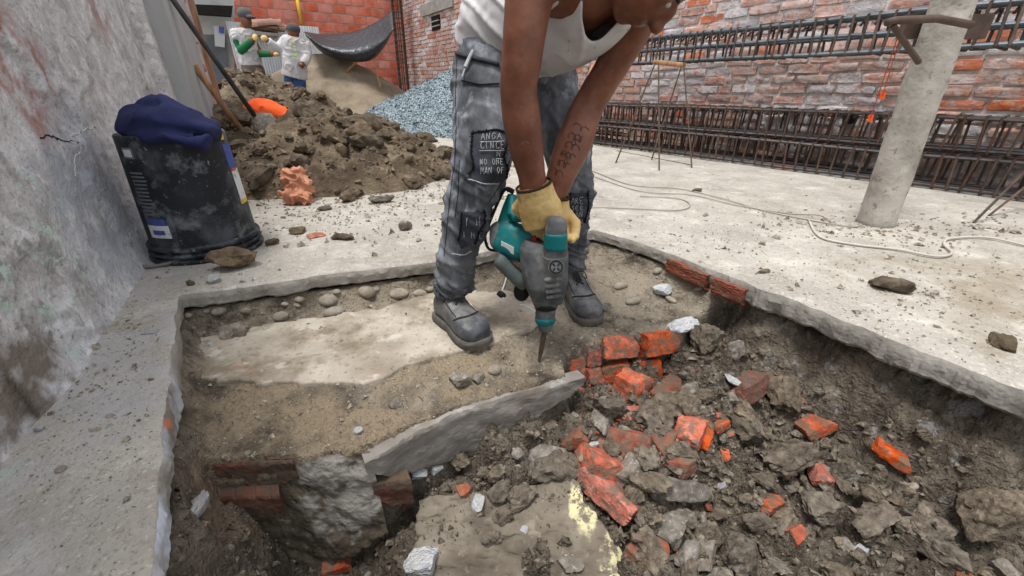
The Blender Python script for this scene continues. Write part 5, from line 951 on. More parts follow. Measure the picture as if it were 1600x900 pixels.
# boots
def boot(heel, toe, ank, z0, nm):
    heel, toe = Vector((heel[0], heel[1], z0)), Vector((toe[0], toe[1], z0)); d = toe - heel; L = d.length; d.normalize(); s = Vector((-d.y, d.x, 0)); up = Vector((0, 0, 1)); mb = MB()
    prof_ = [(0, .026, .055), (.06, .036, .085), (.16, .040, .105), (.30, .040, .108), (.42, .041, .096), (.55, .045, .078), (.70, .050, .068), (.84, .050, .064), (.94, .042, .054), (1.0, .026, .040)]; n = 24; v, f = [], []
    for t, w, h in prof_:
        c_ = heel + d * (L * t)
        for k in range(n):
            q = 2 * math.pi * k / n; cc_, ss_ = math.cos(q), math.sin(q); m = (abs(cc_) ** 2.6 + abs(ss_) ** 2.6) ** (-1 / 2.6); v.append(c_ + s * (w * cc_ * m) + up * (.012 + h * .5 + h * .5 * ss_ * m))
    for i in range(len(prof_) - 1):
        for k in range(n): f.append((i * n + k, i * n + (k + 1) % n, (i + 1) * n + (k + 1) % n, (i + 1) * n + k))
    f.append(tuple(reversed(range(n)))); f.append(tuple(range((len(prof_) - 1) * n, len(prof_) * n))); mb.add(v, f)
    a = heel + d * (L * .22) + up * .06; A = Vector(ank); mb.add(*loft([(a, .040, .044), ((a + A) / 2, .040, .043), (A, .041, .044), (A + (A - a) * .12, .041, .044)], 20))
    me = fuse(mb, .0045, 3); disp(me, lambda v: .0016 * fbm(v, 26, 3) + .0012 * np.sin((v[:, 2] - z0) * 300) * np.exp(-(((v - np.array(heel + d * L * .45)) ** 2).sum(1)) / .002)); b = kid('boot', me, m_boot)
    def sub(name, mbx, m_, **k): o = mbx.build(name, m_, **k); o.parent = b; o.location = (0, 0, 0); return o
    so = MB(); v, f = [], []; out = [(-.02, .0), (.0, .030), (.08, .042), (.25, .043), (.42, .040), (.6, .050), (.75, .055), (.88, .053), (.97, .040), (1.03, .018)]; ring = [(t, w) for t, w in out] + [(t, -w) for t, w in reversed(out)]
    for zz, g in ((0, .0), (.008, .002), (.020, .003), (.026, 0)):
        for t, w in ring: v.append(heel + d * (L * t + (g if t > .5 else -g)) + s * (w + (g if w > 0 else -g)) + up * zz)
    m = len(ring)
    for i in range(3):
        for k in range(m): f.append((i * m + k, i * m + (k + 1) % m, (i + 1) * m + (k + 1) % m, (i + 1) * m + k))
    f.append(tuple(reversed(range(m)))); f.append(tuple(range(3 * m, 4 * m))); so.add(v, f); sub('sole', so, m_sole, sharp=40)
    BV = BVHTree.FromPolygons([tuple(p) for p in getv(me)], [tuple(p.vertices) for p in me.polygons]); lc = MB()
    def fr(t, w, h): 
        o_ = heel + d * (L * t) + s * w + up * h; dirn = (heel + d * L * .25 + up * .05) - o_; hh = BV.ray_cast(o_, dirn.normalized()); return (hh[0] - dirn.normalized() * .003) if hh[0] is not None else None
    for k in range(6):
        t = .62 - k * .035; h = .10 + k * .025
        for sg in (-1, 1):
            pts = [fr(t + .02, -.02 * sg, h + .02), fr(t, 0, h + .035), fr(t - .02, .02 * sg, h + .045)]; pts = [p for p in pts if p is not None]
            if len(pts) > 1: lc.tube(pts, .0030, 5)
    top = heel + d * (L * .40) + up * .135
    for sg in (-1, 1):
        lc.tube(spline([top, top + s * (.018 * sg) + d * .014 + up * .002, top + s * (.024 * sg) + d * .022 - up * .022, top + s * (.008 * sg) + d * .012 - up * .010], 4), .0018, 5); lc.tube([top, top + d * .035 + s * .012 * sg - up * .06], .0018, 5)
    def top_of(t, w): hh = BV.ray_cast(heel + d * (L * t) + s * w + up * .3, -up); return hh[0] + up * .0006 if hh[0] is not None else None
    sm_ = MB()
    for line in ([(.74 - .10 * (abs(w) / .046) ** 2, w) for w in np.linspace(-.044, .044, 17)], [(.76 - .10 * (abs(w) / .046) ** 2, w) for w in np.linspace(-.044, .044, 17)], [(t, .030 + .006 * t) for t in np.linspace(.34, .66, 12)], [(t, -.030 - .006 * t) for t in np.linspace(.34, .66, 12)]):
        pts = [q for q in (top_of(*q_) for q_ in line) if q is not None]
        if len(pts) > 2: sm_.tube(pts, .0014, 4)
    sub('stitched_seam', sm_, m_thread)
    sub('laces', lc, m_lace); tg = MB(); tg.box(A + d * .043 + up * -.012, (.026, .006, .012), Euler((0, 0, math.atan2(s.y, s.x)))); sub('tongue_label', tg, m_redtag)
boot((-.232, 1.20), (-.088, 1.015), R(709, 448, 1.165), -.107, 'l')
zr = surf(.25, 1.3) - .004
boot((.205, 1.425), (.268, 1.195), R(896, 412, 1.405), zr, 'r')
# gloves: palm, four fingers and a thumb closing on the handle
hA, hB = np.array(R(800, 338, 1.09)), np.array(R(872, 348, 1.07))
def glove(wr, kn_, hdir, thumb, lab, cuff=True, sgn=1):
    """wr wrist, kn_ knuckle centre, hdir handle direction (unit)"""
    wr, kn_, hd_ = Vector(wr), Vector(kn_), Vector(hdir); f_ = (kn_ - wr).normalized(); nv = hd_.cross(f_).normalized()       # nv: back of the hand side
    if nv.dot(Vector((0, 0, H)) - kn_) * sgn < 0: nv = -nv
    mb = MB(); mb.add(*loft([(wr - f_ * .014, .046, .036), (wr + f_ * .012, .047, .034), (wr.lerp(kn_, .45), .055, .031), (wr.lerp(kn_, .8), .056, .027), (kn_ + f_ * .004, .052, .023)], 20))
    L = [.040, .046, .044, .036]
    for k in range(4):
        b = kn_ + hd_ * ((k - 1.5) * .0255) - f_ * .004; p = [b]; d0 = f_; ang = 0; seg = L[k]
        for a in (28, 72, 70): ang += math.radians(a); dd_ = f_ * math.cos(ang) - nv * math.sin(ang); p.append(p[-1] + dd_ * seg); seg *= .82
        mb.add(*tube_geo([p[0] - f_ * .02] + p, [.0125, .0138, .0130, .0124, .0100], 12))
    tb_ = wr.lerp(kn_, .42) + hd_ * (.044 * thumb); t1 = tb_ + hd_ * (.022 * thumb) + f_ * .022 - nv * .012; t2 = t1 + f_ * .030 - nv * .022; t3 = t2 + f_ * .008 - nv * .026 - hd_ * (.012 * thumb)
    mb.add(*tube_geo([tb_ - hd_ * .01 * thumb, tb_, t1, t2, t3], [.015, .0165, .0145, .0128, .009], 12))
    me = fuse(mb, .0038, 3); disp(me, lambda v: .0022 * fbm(v, 34, 3) + .0012 * fbm(v, 80, 2)); g = kid('glove', me, m_glove)
    v, f = tube_geo([wr - f_ * .018, wr - f_ * .011], .046, 20, False); o = mk('cuff_binding', v, f, m_cuff, smooth=True); o.parent = g; o.location = (0, 0, 0)
    m3 = o.modifiers.new('t', 'SOLIDIFY'); m3.thickness = .004; return g
hd = (hB - hA) / np.linalg.norm(hB - hA)
glove(R(836, 298, 1.03), R(850, 350, 1.035), hd, -1, 'r')
glove(R(863, 318, 1.115), R(862, 348, 1.11), hd, 1, 'l', sgn=-1)
# forearm tattoo, drawn in ink on the skin
SB = BVHTree.FromPolygons([tuple(p) for p in getv(body)], [tuple(p.vertices) for p in body.polygons])
m_tat = mat('tattoo_ink', [srgb(72, 50, 42)], bumps=(), rough=.6); mb = MB()
for (cx_, cy_, w, h, k) in [(908, 200, 18, 9, 1.5), (900, 214, 22, 9, 2.5), (893, 228, 20, 10, 2), (886, 242, 20, 9, 3), (879, 256, 18, 10, 2), (872, 270, 14, 9, 1.5), (898, 222, 8, 14, 1), (884, 250, 8, 14, 1)]:
    pts = [onto(SB, cx_ - w / 2 + w * t + h * .35 * math.cos(t * 6.28 * k * 1.0 + cx_), cy_ + h * .5 * math.sin(t * 6.28 * k + cx_) + (t - .5) * 8, .0008) for t in np.linspace(0, 1, 40)]; pts = [p for p in pts if p is not None]
    if len(pts) > 2: mb.tube(pts, .0008, 4)
if mb.v: child(mb.build('tattoo', m_tat), man)

# ------------------------------------------------------------------ demolition hammer
m_teal = mat('teal_plastic', [srgb(10, 92, 94), srgb(18, 114, 114)], scale=14, rough=.5, coord='pos', layers=[dict(col=srgb(96, 110, 104), scale=22, lo=.56, hi=.7, amt=.5)], bumps=((120, .15, .001),))
m_gear = mat('dusty_dark_grey_casting', [srgb(62, 64, 66), srgb(90, 91, 92), srgb(118, 117, 114)], scale=20, rough=.7, coord='pos', layers=[dict(col=srgb(140, 135, 126), scale=30, lo=.58, hi=.7, amt=.5)], bumps=((90, .35, .002),))
m_blk = mat('black_rubber', [srgb(20, 20, 21), srgb(36, 35, 34)], scale=20, rough=.6, coord='pos', bumps=((120, .2, .001),)); m_steel = mat('worn_steel_bit', [srgb(64, 54, 47), srgb(92, 80, 71)], scale=30, rough=.5, metal=.3, coord='pos', bumps=((80, .4, .002),)); m_wht = mat('white_sticker', [srgb(206, 208, 206)], bumps=())
tip = np.array(T(842, 566)); yd = float(tip[1]); ham = empty('demolition_hammer', tip); tag(ham, 'teal and grey electric demolition hammer gripped by the man, bit in the dirt ledge', 'power tool')
def part(name, mb, m_, vox=.0035, sm=2, fusei=True):
    if fusei: me = fuse(mb, vox, sm); smooth_all(me); me.materials.append(m_); o = bpy.data.objects.new(name, me); COL.objects.link(o)
    else: o = mb.build(name, m_, sharp=35)
    return child(o, ham)
yg = yd + .045
part('chisel_bit', MB().tube([R(842, 566, yd), R(845, 550, yd + .006), R(850, 522, yd + .02), R(852, 500, yd + .03)], [.003, .007, .008, .008], 8), m_steel, fusei=False)
part('chuck', MB().add(*sqloft([pr(851, 518, yd + .024, 9), pr(852, 506, yd + .03, 13), pr(852, 490, yd + .034, 16), pr(853, 478, yd + .038, 15)], ex=2.2)), m_gear)
part('chuck_band', MB().add(*sqloft([pr(852, 505, yd + .029, 15), pr(852, 495, yd + .032, 17)], ex=2.2)), m_teal)
part('nose_collar', MB().add(*sqloft([pr(853, 482, yd + .037, 17), pr(853, 472, yd + .04, 20)], ex=2.2)), m_blk)
g = MB(); g.add(*sqloft([pr(853, 474, yg, 19, 1), pr(853, 462, yg, 23, 1), pr(851, 440, yg, 31, 1), pr(849, 410, yg + .005, 36, .9), pr(848, 388, yg + .01, 36, .85), pr(850, 378, yg + .012, 30, .8)], ex=3.5)); g.add(*sqloft([pr(868, 470, yg - .02, 12, 1), pr(869, 440, yg - .03, 18, 1), pr(868, 395, yg - .035, 20, 1)], ex=3.2)); part('gear_housing', g, m_gear)
rb = MB()
for k in range(4): y = 436 + k * 9; rb.add(*sqloft([pr(852 + k, y + 2, yg - .058 + k * .002, 4), pr(868, y, yg - .066 + k * .003, 4), pr(884 - k * 2, y - 2, yg - .05 + k * .002, 4)], 12, 2))
part('cooling_rib', rb, m_gear, fusei=False)
cap = MB(); cap.add(*sqloft([pr(868, 398, yg - .035, 19, 1), pr(868, 380, yg - .037, 18.5, 1), pr(869, 356, yg - .038, 17.5, 1), pr(870, 344, yg - .037, 15, 1), pr(871, 338, yg - .035, 10, 1)], ex=3)); part('crank_cap', cap, m_gear)
part('cap_badge', MB().add(*sqloft([pr(868, 387, yg - .041, 18.6, .96), pr(869, 362, yg - .043, 17.6, .98)], ex=3)), m_teal)
bc = np.array(R(869, 417, yg - .082)); bn = Vector((-bc[0], -bc[1], H - bc[2])).normalized(); e_ = MB(); e_.tube([Vector(bc) - bn * .01, Vector(bc) + bn * .004], .020, 24); part('round_cover', e_, m_gear, fusei=False)
e_ = MB(); q0 = bn.orthogonal().normalized(); q1 = bn.cross(q0); e_.tube([Vector(bc) + bn * .005 + q0 * (.0155 * math.cos(t)) + q1 * (.0155 * math.sin(t)) for t in np.linspace(0, 6.283, 25)], .0022, 5)
for k in range(4): e_.tube([Vector(bc) + bn * .005 + q0 * (.004 * math.cos(k * 1.57)) + q1 * (.004 * math.sin(k * 1.57)), Vector(bc) + bn * .005 + q0 * (.011 * math.cos(k * 1.57)) + q1 * (.011 * math.sin(k * 1.57))], .0018, 5)
part('cover_ring', e_, m_blk, fusei=False)
ym = yg + .06
mt_ = MB(); mt_.add(*sqloft([pr(778, 368, ym + .02, 22, .9), pr(795, 373, ym + .01, 27, .9), pr(815, 380, ym, 29, .9), pr(838, 385, ym - .01, 27, .9)], ex=3.4)); mt_.add(*sqloft([pr(792, 352, ym + .025, 16, .8), pr(797, 328, ym + .03, 13, .8), pr(803, 305, ym + .03, 10, .8)], ex=3)); part('motor_housing', mt_, m_teal)
part('motor_end_cap', MB().add(*sqloft([pr(770, 368, ym + .025, 17, .9), pr(775, 368, ym + .022, 22, .9), pr(781, 369, ym + .02, 23.5, .95)], ex=3.2)), m_gear)
hn = MB(); hn.add(*loft([(hA, .014, .015), ((hA + hB) / 2, .0135, .015), (hB, .014, .015)], 16)); hn.add(*loft([pr(801, 308, ym + .03, 9), (hA, .014, .015)], 14)); part('handle', hn, m_teal)
vt = MB()
for k in range(6): x = 812 + k * 5; vt.add(*sqloft([pr(x - 2, 396 + k * 1.5, ym - .048 - k * .002, 1.6), pr(x, 408 + k * 1.5, ym - .044 - k * .002, 1.6)], 8, 2))
part('vent_slot', vt, m_blk, fusei=False)
lb = MB(); P = [R(783, 377, ym - .034), R(803, 387, ym - .050), R(803, 398, ym - .048), R(783, 388, ym - .032)]; lb.add(P + [np.array(p) + [0, .004, 0] for p in P], [(0, 1, 2, 3), (7, 6, 5, 4), (0, 4, 5, 1), (1, 5, 6, 2), (2, 6, 7, 3), (3, 7, 4, 0)]); part('maker_plate', lb, m_wht, fusei=False)
sh = MB(); sh.add(*loft(dense([pr(776, 404, ym - .03, 9), pr(782, 408, ym - .03, 12), pr(796, 422, ym - .03, 12), pr(812, 436, ym - .03, 13), pr(822, 446, ym - .03, 11)]), 16)); part('side_handle', sh, mat('grey_green_grip', [srgb(74, 84, 82), srgb(104, 112, 108)], scale=20, rough=.7, coord='pos', bumps=((100, .3, .002),)))
part('depth_knob', MB().add(*ell(R(815, 456, ym - .02), (.024, .020, .030))), m_blk)
part('lock_switch', MB().box(R(834, 372, ym - .06), (.012, .012, .01)), mat('red_switch', [srgb(150, 36, 30)], bumps=()), fusei=False)
part('cord', MB().tube(spline([R(803, 300, ym + .03), R(790, 296, ym + .03), R(780, 312, ym + .03), R(766, 345, ym + .03), R(758, 368, ym + .03), R(763, 388, ym + .03), R(778, 392, ym + .03)], 6), [.007] * 6 + [.0042] * 31, 8), m_blk, fusei=False)
# cable joint lying on the bench behind the hammer
pj = np.array(T(784, 466)); pc = empty('cable_joint', pj); tag(pc, 'black plug joint with white cable lying behind the hammer', 'plug')
child(MB().tube([pj + [-.006, .01, .01], pj + [.004, -.012, .014], pj + [.006, -.02, .012]], [.015, .014, .008], 10).build('plug', m_blk, smooth=True), pc)
child(MB().tube(spline([pj + [.004, -.02, .012], np.array(T(800, 478)) + [0, 0, .006], np.array(T(820, 480)) + [0, 0, .006], np.array(T(838, 490)) + [0, 0, .006]], 6), .0035, 6).build('cable', m_wht, smooth=True), pc)
child(MB().tube([pj + [-.004, .012, .012], np.array(T(788, 448)) + [0, 0, .008], np.array(T(792, 434)) + [0, 0, .008]], .0035, 6).build('cable', m_wht, smooth=True), pc)

# ------------------------------------------------------------------ upturned black bucket with a navy cloth
m_bkt = mat('scuffed_black_plastic', [srgb(24, 26, 31), srgb(38, 41, 47)], scale=5, rough=.5, coord='pos', layers=[dict(col=srgb(132, 138, 144), scale=14, detail=5, lo=.55, hi=.70, amt=.6), dict(col=srgb(100, 106, 114), scale=6, detail=5, lo=.52, hi=.68, amt=.5), dict(col=srgb(150, 150, 148), scale=60, lo=.66, hi=.72, amt=.7)], bumps=((40, .2, .003), (150, .2, .001)))
bc_ = np.array(G(329, 388)); bk = empty('bucket', bc_); tag(bk, 'upturned scuffed black plastic bucket by the left wall', 'bucket')
ZT = zfor(bc_ + [0, -.0, 0], 205) - 0.0; hB_ = float(ZT); rB, rT = .188, .158
def lathe(prof_, n=64):
    v = [(bc_[0] + r * math.cos(6.2832 * k / n), bc_[1] + r * math.sin(6.2832 * k / n), z) for r, z in prof_ for k in range(n)]; f = []
    for i in range(len(prof_) - 1):
        for k in range(n): f.append((i * n + k, i * n + (k + 1) % n, (i + 1) * n + (k + 1) % n, (i + 1) * n + k))
    return v, f
def rz_(z): return rB - .014 + (rT - rB + .014) * z / hB_
v, f = lathe([(rB - .016, .004), (rz_(.03), .03)] + [(rz_(z), z) for z in np.linspace(.05, hB_ - .012, 12)] + [(rT, hB_ - .004), (rT - .004, hB_), (rT - .010, hB_ - .001), (rT - .014, hB_ - .010), (.0, hB_ - .012)]); child(mk('shell', v, f, m_bkt, smooth=True), bk)
for z, r, h in ((.006, rB, .010), (.030, rB - .003, .008), (.052, rB - .004, .010)):
    v, f = lathe([(r - .014, z - .004), (r - .002, z - .003), (r, z), (r, z + h * .6), (r - .002, z + h), (r - .014, z + h + .003)]); child(mk('rim', v, f, m_bkt, smooth=True), bk)
def sticker(name, a0, a1, z0, z1, m_, off=.0015, par=bk):
    n = 14; v, f = [], []
    for i in range(n + 1):
        a = math.radians(a0 + (a1 - a0) * i / n)
        for z in np.linspace(z0, z1, 5): r = rz_(z) + off; v.append((bc_[0] + r * math.cos(a), bc_[1] + r * math.sin(a), z))
    return child(mk(name, v, grid_faces(n + 1, 5), m_, smooth=True), par)
fa = math.degrees(math.atan2(-bc_[1], -bc_[0]))     # side that faces the viewer
def pm(nm, c_): return bpy.data.materials.get(nm) or mat(nm, [c_], rough=.6, coord='pos', layers=[dict(col=srgb(70, 72, 76), scale=40, lo=.56, hi=.66, amt=.5)], bumps=())
w_ = pm('label_white', srgb(204, 206, 208)); b_ = pm('label_blue', srgb(70, 84, 150)); r_ = pm('label_red', srgb(196, 84, 72)); y_ = pm('label_yellow', srgb(206, 176, 62)); g_ = pm('label_grey_print', srgb(104, 108, 112))
sticker('side_label', fa + 56, fa + 78, .19, .30, w_); sticker('side_label', fa + 54, fa + 78, .305, .39, b_); sticker('label_stripe', fa + 55, fa + 78, .175, .19, y_); sticker('label_stripe', fa + 56, fa + 70, .295, .305, r_, .002); sticker('label_mark', fa + 56, fa + 64, .405, .425, y_); sticker('label_mark', fa + 54, fa + 62, .42, .435, r_)
sticker('info_label', fa - 62, fa - 34, .10, .145, w_); sticker('label_stripe', fa - 62, fa - 36, .147, .168, b_); sticker('label_mark', fa - 56, fa - 40, .112, .128, b_, .0022)
for k in range(12): sticker('printed_line', fa - 62, fa - 62 + random.uniform(17, 22), .18 + k * .0125, .186 + k * .0125, g_)
sticker('barcode', fa - 62, fa - 46, .365, .40, g_); sticker('barcode', fa - 60, fa - 48, .371, .394, w_, .002)
m_bail = mat('grey_bail_wire', [srgb(96, 94, 90), srgb(128, 125, 119)], rough=.5, bumps=()); bl = [G(246, 372, .04), G(222, 384, .012), G(208, 398, .008), G(220, 416, .008), G(262, 412, .012), G(310, 396, .03), G(352, 380, .055), G(372, 374, .06)]
child(MB().tube(spline(bl, 6), .006, 8).build('bail_handle', m_bail, smooth=True), bk)
child(MB().tube(spline([G(248, 370, .03), G(226, 380, .01), G(212, 395, .006)], 5), .009, 8).build('bail_grip', m_blk, smooth=True), bk)
m_navy = mat('navy_cotton', [srgb(26, 30, 62), srgb(40, 45, 84)], scale=7, rough=.95, coord='pos', bumps=((18, .4, .01), (300, .3, .0008)))
yc = float(bc_[1]); cb = MB()
cb.add(*loft(dense([pr(206, 202, yc - .02, 14, 1), pr(222, 192, yc - .04, 24, 1.5), pr(250, 191, yc - .06, 25, 1.9), pr(280, 195, yc - .06, 22, 2.0), pr(310, 202, yc - .05, 20, 2.0), pr(332, 208, yc - .03, 16, 1.6), pr(343, 211, yc - .02, 7, 1)]))); cb.add(*loft(dense([pr(203, 178, yc + .02, 7), pr(228, 170, yc + .02, 12, 1.5), pr(262, 168, yc + .0, 12, 2), pr(300, 182, yc, 12, 2)]))); cb.add(*loft(dense([pr(212, 208, yc - .12, 8), pr(260, 216, yc - .16, 10), pr(325, 222, yc - .13, 9)])))
cme = fuse(cb, .006, 4); disp(cme, lambda v: (.008 * fbm(v, 7, 2) + .022 * ridge(v * [1, 1, 1.2], 4.2, p=1.2) + .006 * ridge(v + 4, 8, p=1.2) - .012)); cme.materials.append(m_navy); co_ = bpy.data.objects.new('folded_cloth', cme); COL.objects.link(co_); tag(co_, 'crumpled navy blue work cloth lying on the upturned bucket', 'cloth')
# clay coloured crumpled sack
m_sack = mat('clay_coloured_sack', [srgb(150, 96, 74), srgb(184, 126, 98), srgb(204, 150, 120)], scale=14, rough=.85, coord='pos', bumps=((30, .5, .01),)); ys = float(G(465, 318)[1]); sb_ = MB()
sb_.add(*loft(dense([pr(446, 312, ys, 12, 1.2), pr(465, 308, ys, 14, 1.2), pr(488, 312, ys, 9, 1.2)]))); sb_.add(*loft(dense([pr(466, 306, ys + .03, 17, .9), pr(464, 288, ys + .05, 20, .8), pr(458, 272, ys + .07, 16, .8), pr(454, 262, ys + .08, 9, .8)])))
sme = fuse(sb_, .008, 2); disp(sme, lambda v: .030 * ridge(v, 8) + .020 * ridge(v + 4, 16) - .014); sme.materials.append(m_sack); so_ = bpy.data.objects.new('crumpled_sack', sme); COL.objects.link(so_); tag(so_, 'crumpled clay coloured paper sack at the foot of the soil heap', 'sack')
# tools leaning at the heap
m_tool = mat('dark_tool_shaft', [srgb(52, 50, 50), srgb(78, 76, 74)], scale=10, rough=.6, bumps=()); sv = empty('shovel', R(402, 185, 3.7)); tag(sv, 'shovel with long dark shaft leaning from the wall into the heap', 'shovel')
child(MB().tube([R(262, -12, 3.3), R(400, 184, 3.7)], .018, 8).build('shaft', m_tool, smooth=True), sv)
bl_ = MB(); bl_.add(*sqloft([pr(398, 180, 3.7, 7, .3), pr(407, 190, 3.68, 17, .22), pr(420, 196, 3.66, 19, .22), pr(432, 197, 3.64, 10, .2)], 20, 2.5)); child(bl_.build('blade', m_conc, sharp=50), sv)
hd_ = MB().tube([R(303, 102, 3.6), R(325, 133, 3.65), R(376, 202, 3.75)], [.026, .022, .022], 8).build('tool_handle', m_wood, smooth=True); tag(hd_, 'bare wooden tool handle leaning beside the dark shovel shaft', 'tool')

# ------------------------------------------------------------------ behind the heap: shed front, zinc sheet, tarp, rebar column
def OQ(x, y, o): d = ray(x, y); t = (np.dot(OC, onv) + o) / np.dot(d[:2], onv); return np.array([0, 0, H]) + d * t
def quad(name, px, o, m_, th=.04, **k):
    P = [OQ(x, y, o) for x, y in px]; B = [p - np.r_[onv, 0] * th for p in P]; ob_ = mk(name, P + B, [(0, 1, 2, 3), (7, 6, 5, 4), (0, 4, 5, 1), (1, 5, 6, 2), (2, 6, 7, 3), (3, 7, 4, 0)], m_); return tag(ob_, **k)
m_zinc = mat('white_zinc_sheet', [srgb(196, 200, 204), srgb(216, 219, 222)], scale=4, rough=.6, coord='pos', layers=[dict(col=srgb(170, 172, 172), scale=6, lo=.55, hi=.7, amt=.6)], bumps=()); m_panel = mat('grey_door_sheet', [srgb(86, 90, 94), srgb(104, 108, 112)], scale=4, coord='pos', bumps=()); m_gwall = mat('grey_shed_wall', [srgb(150, 150, 148), srgb(176, 176, 174)], scale=4, coord='pos', bumps=((20, .3, .01),))
# corrugated zinc
A_, B_ = OQ(352, 33, .75), OQ(497, 42, .75); n = 120; v = []
for i in range(n):
    t = i / (n - 1); p = A_ + (B_ - A_) * t; o_ = .012 * math.sin(t * 34 * 6.283)
    for z in (p[2], -.3): q = p[:2] + onv * o_; v.append((q[0], q[1], z))
tag(mk('zinc_sheet', v, grid_faces(n, 2), m_zinc, smooth=True), 'white corrugated zinc sheet standing behind the two workers', 'sheet')
quad('shed_wall', [(296, -30), (366, -30), (366, 150), (296, 150)], .55, m_gwall, th=.1, label='pale grey shed wall behind the leaning shovel', cat='wall')
quad('shed_door', [(307, 54), (353, 54), (357, 140), (309, 140)], .62, m_panel, label='dark grey sheet door in the shed wall', cat='door')
quad('roof_beam', [(290, 6), (364, 9), (362, 24), (290, 19)], .95, m_dark, th=.3, label='dark roof beam over the shed door', cat='beam')  # beam in one near-black tone throughout
m_tile = mat('old_roof_tile', [srgb(126, 96, 82), srgb(158, 126, 108)], scale=8, rnd=.25, bumps=((20, .4, .01),)); tm = bpy.data.meshes.new('roof_tile'); tv_, tf_ = [], []
for i in range(9):
    a = math.pi * i / 8
    for y in (-.2, .2):
        for r in (.07, .085): tv_.append((r * math.cos(a), y, r * math.sin(a)))
for i in range(8):
    a, b = i * 4, i * 4 + 4; tf_ += [(a + 1, b + 1, b + 3, a + 3), (a, a + 2, b + 2, b), (a, b, b + 1, a + 1), (a + 2, a + 3, b + 3, b + 2)]
tm.from_pydata(tv_, [], tf_); tm.update(); tm.materials.append(m_tile)
for k in range(9):
    p = OQ(398 + k * 4.0 + random.uniform(-2, 2), 44 + (k % 3) * 4 - 4 + random.uniform(-2, 2), 1.0 + random.uniform(-.1, .1)); o = link('roof_tile', tm, loc=p, rot=(random.uniform(-.15, .15), random.uniform(-.15, .15), orot + 1.57 + random.uniform(-.3, .3))); tag(o, 'old clay roof tile in the pile on the shed edge', 'roof tile', 'pile of old roof tiles')
quad('tile_shelf', [(386, 48), (436, 52), (436, 56), (386, 54)], 1.1, m_lint, th=.35, label='grey ledge carrying the pile of old roof tiles', cat='ledge')
quad('towel', [(334, 40), (352, 42), (351, 74), (336, 72)], .75, m_ink, th=.02, label='pale towel hanging beside the shed door', cat='towel'); quad('blue_badge_cloth', [(342, 41), (350, 42), (350, 52), (342, 51)], .78, b_, th=.02, label='small blue cloth on the hanging towel', cat='cloth')
tag(MB().tube([OQ(463, -10, .08), OQ(471, 38, .08)], .035, 8).build('yellow_pipe', mat('yellow_pipe_paint', [srgb(206, 160, 40), srgb(220, 178, 64)], bumps=()), smooth=True), 'upright yellow pipe on the orange block wall', 'pipe')
# tarp
m_tarp = mat('black_plastic_tarp', [srgb(28, 30, 33), srgb(42, 45, 50)], scale=4, rough=.38, spec=.6, coord='pos', bumps=((12, .5, .04), (40, .3, .01)))
tpx = [[(475, 50), (500, 54), (530, 54), (560, 48), (588, 35), (613, 18)], [(476, 52), (502, 63), (532, 67), (562, 63), (592, 50), (614, 32)], [(478, 54), (506, 72), (540, 80), (570, 76), (598, 62), (615, 44)], [(478, 55), (505, 80), (542, 92), (576, 91), (600, 70), (614, 46)], [(478, 55), (506, 83), (545, 95), (580, 93), (602, 70), (613, 46)]]; tY = [9.0, 8.6, 8.25, 8.3, 8.5]; rows = []
for c_, y in zip(tpx, tY): rows.append(spline([list(R(a, b, y)) for a, b in c_], 6))
rows = np.array(rows); cols = np.array([spline(list(rows[:, k]), 5) for k in range(rows.shape[1])]); tn = cols.shape; to_ = mk('tarpaulin', cols.reshape(-1, 3), grid_faces(tn[0], tn[1]), m_tarp, smooth=True); tag(to_, 'sagging black plastic tarpaulin slung in front of the orange wall', 'tarpaulin'); mm = to_.modifiers.new('t', 'SOLIDIFY'); mm.thickness = .01
for a, b, lab in [((537, 116), (558, 96), 'short stick propping the sagging tarpaulin'), ((600, 160), (584, 94), 'tall thin stick under the right end of the tarpaulin')]: tag(MB().tube([R(*a, 8.5), R(*b, 8.4)], .016, 6).build('tarp_stick', m_wood), lab, 'stick')
# rebar column with plinth
cb0 = OQ(634, 162, .45); cage((cb0[0], cb0[1], -.05), (cb0[0] + .03, cb0[1], 3.3), .10, .10, .11, 4, 'upright rebar column cage in front of the orange wall', m_rust, group='upright cages', rb=.012)
p = OQ(614, 150, .40); o = MB().box((p[0], p[1], .18), (.22, .3, .75), Euler((0, 0, orot))).build('concrete_plinth', m_lint); tag(o, 'squat grey concrete plinth at the foot of the rebar column', 'plinth')
p = OQ(668, 150, .55); o = MB().box((p[0] + .1, p[1], .15), (1.1, .5, .55), Euler((0, 0, wrot))).build('concrete_ledge', m_pil); tag(o, 'low pale concrete ledge behind the gravel heap', 'ledge')

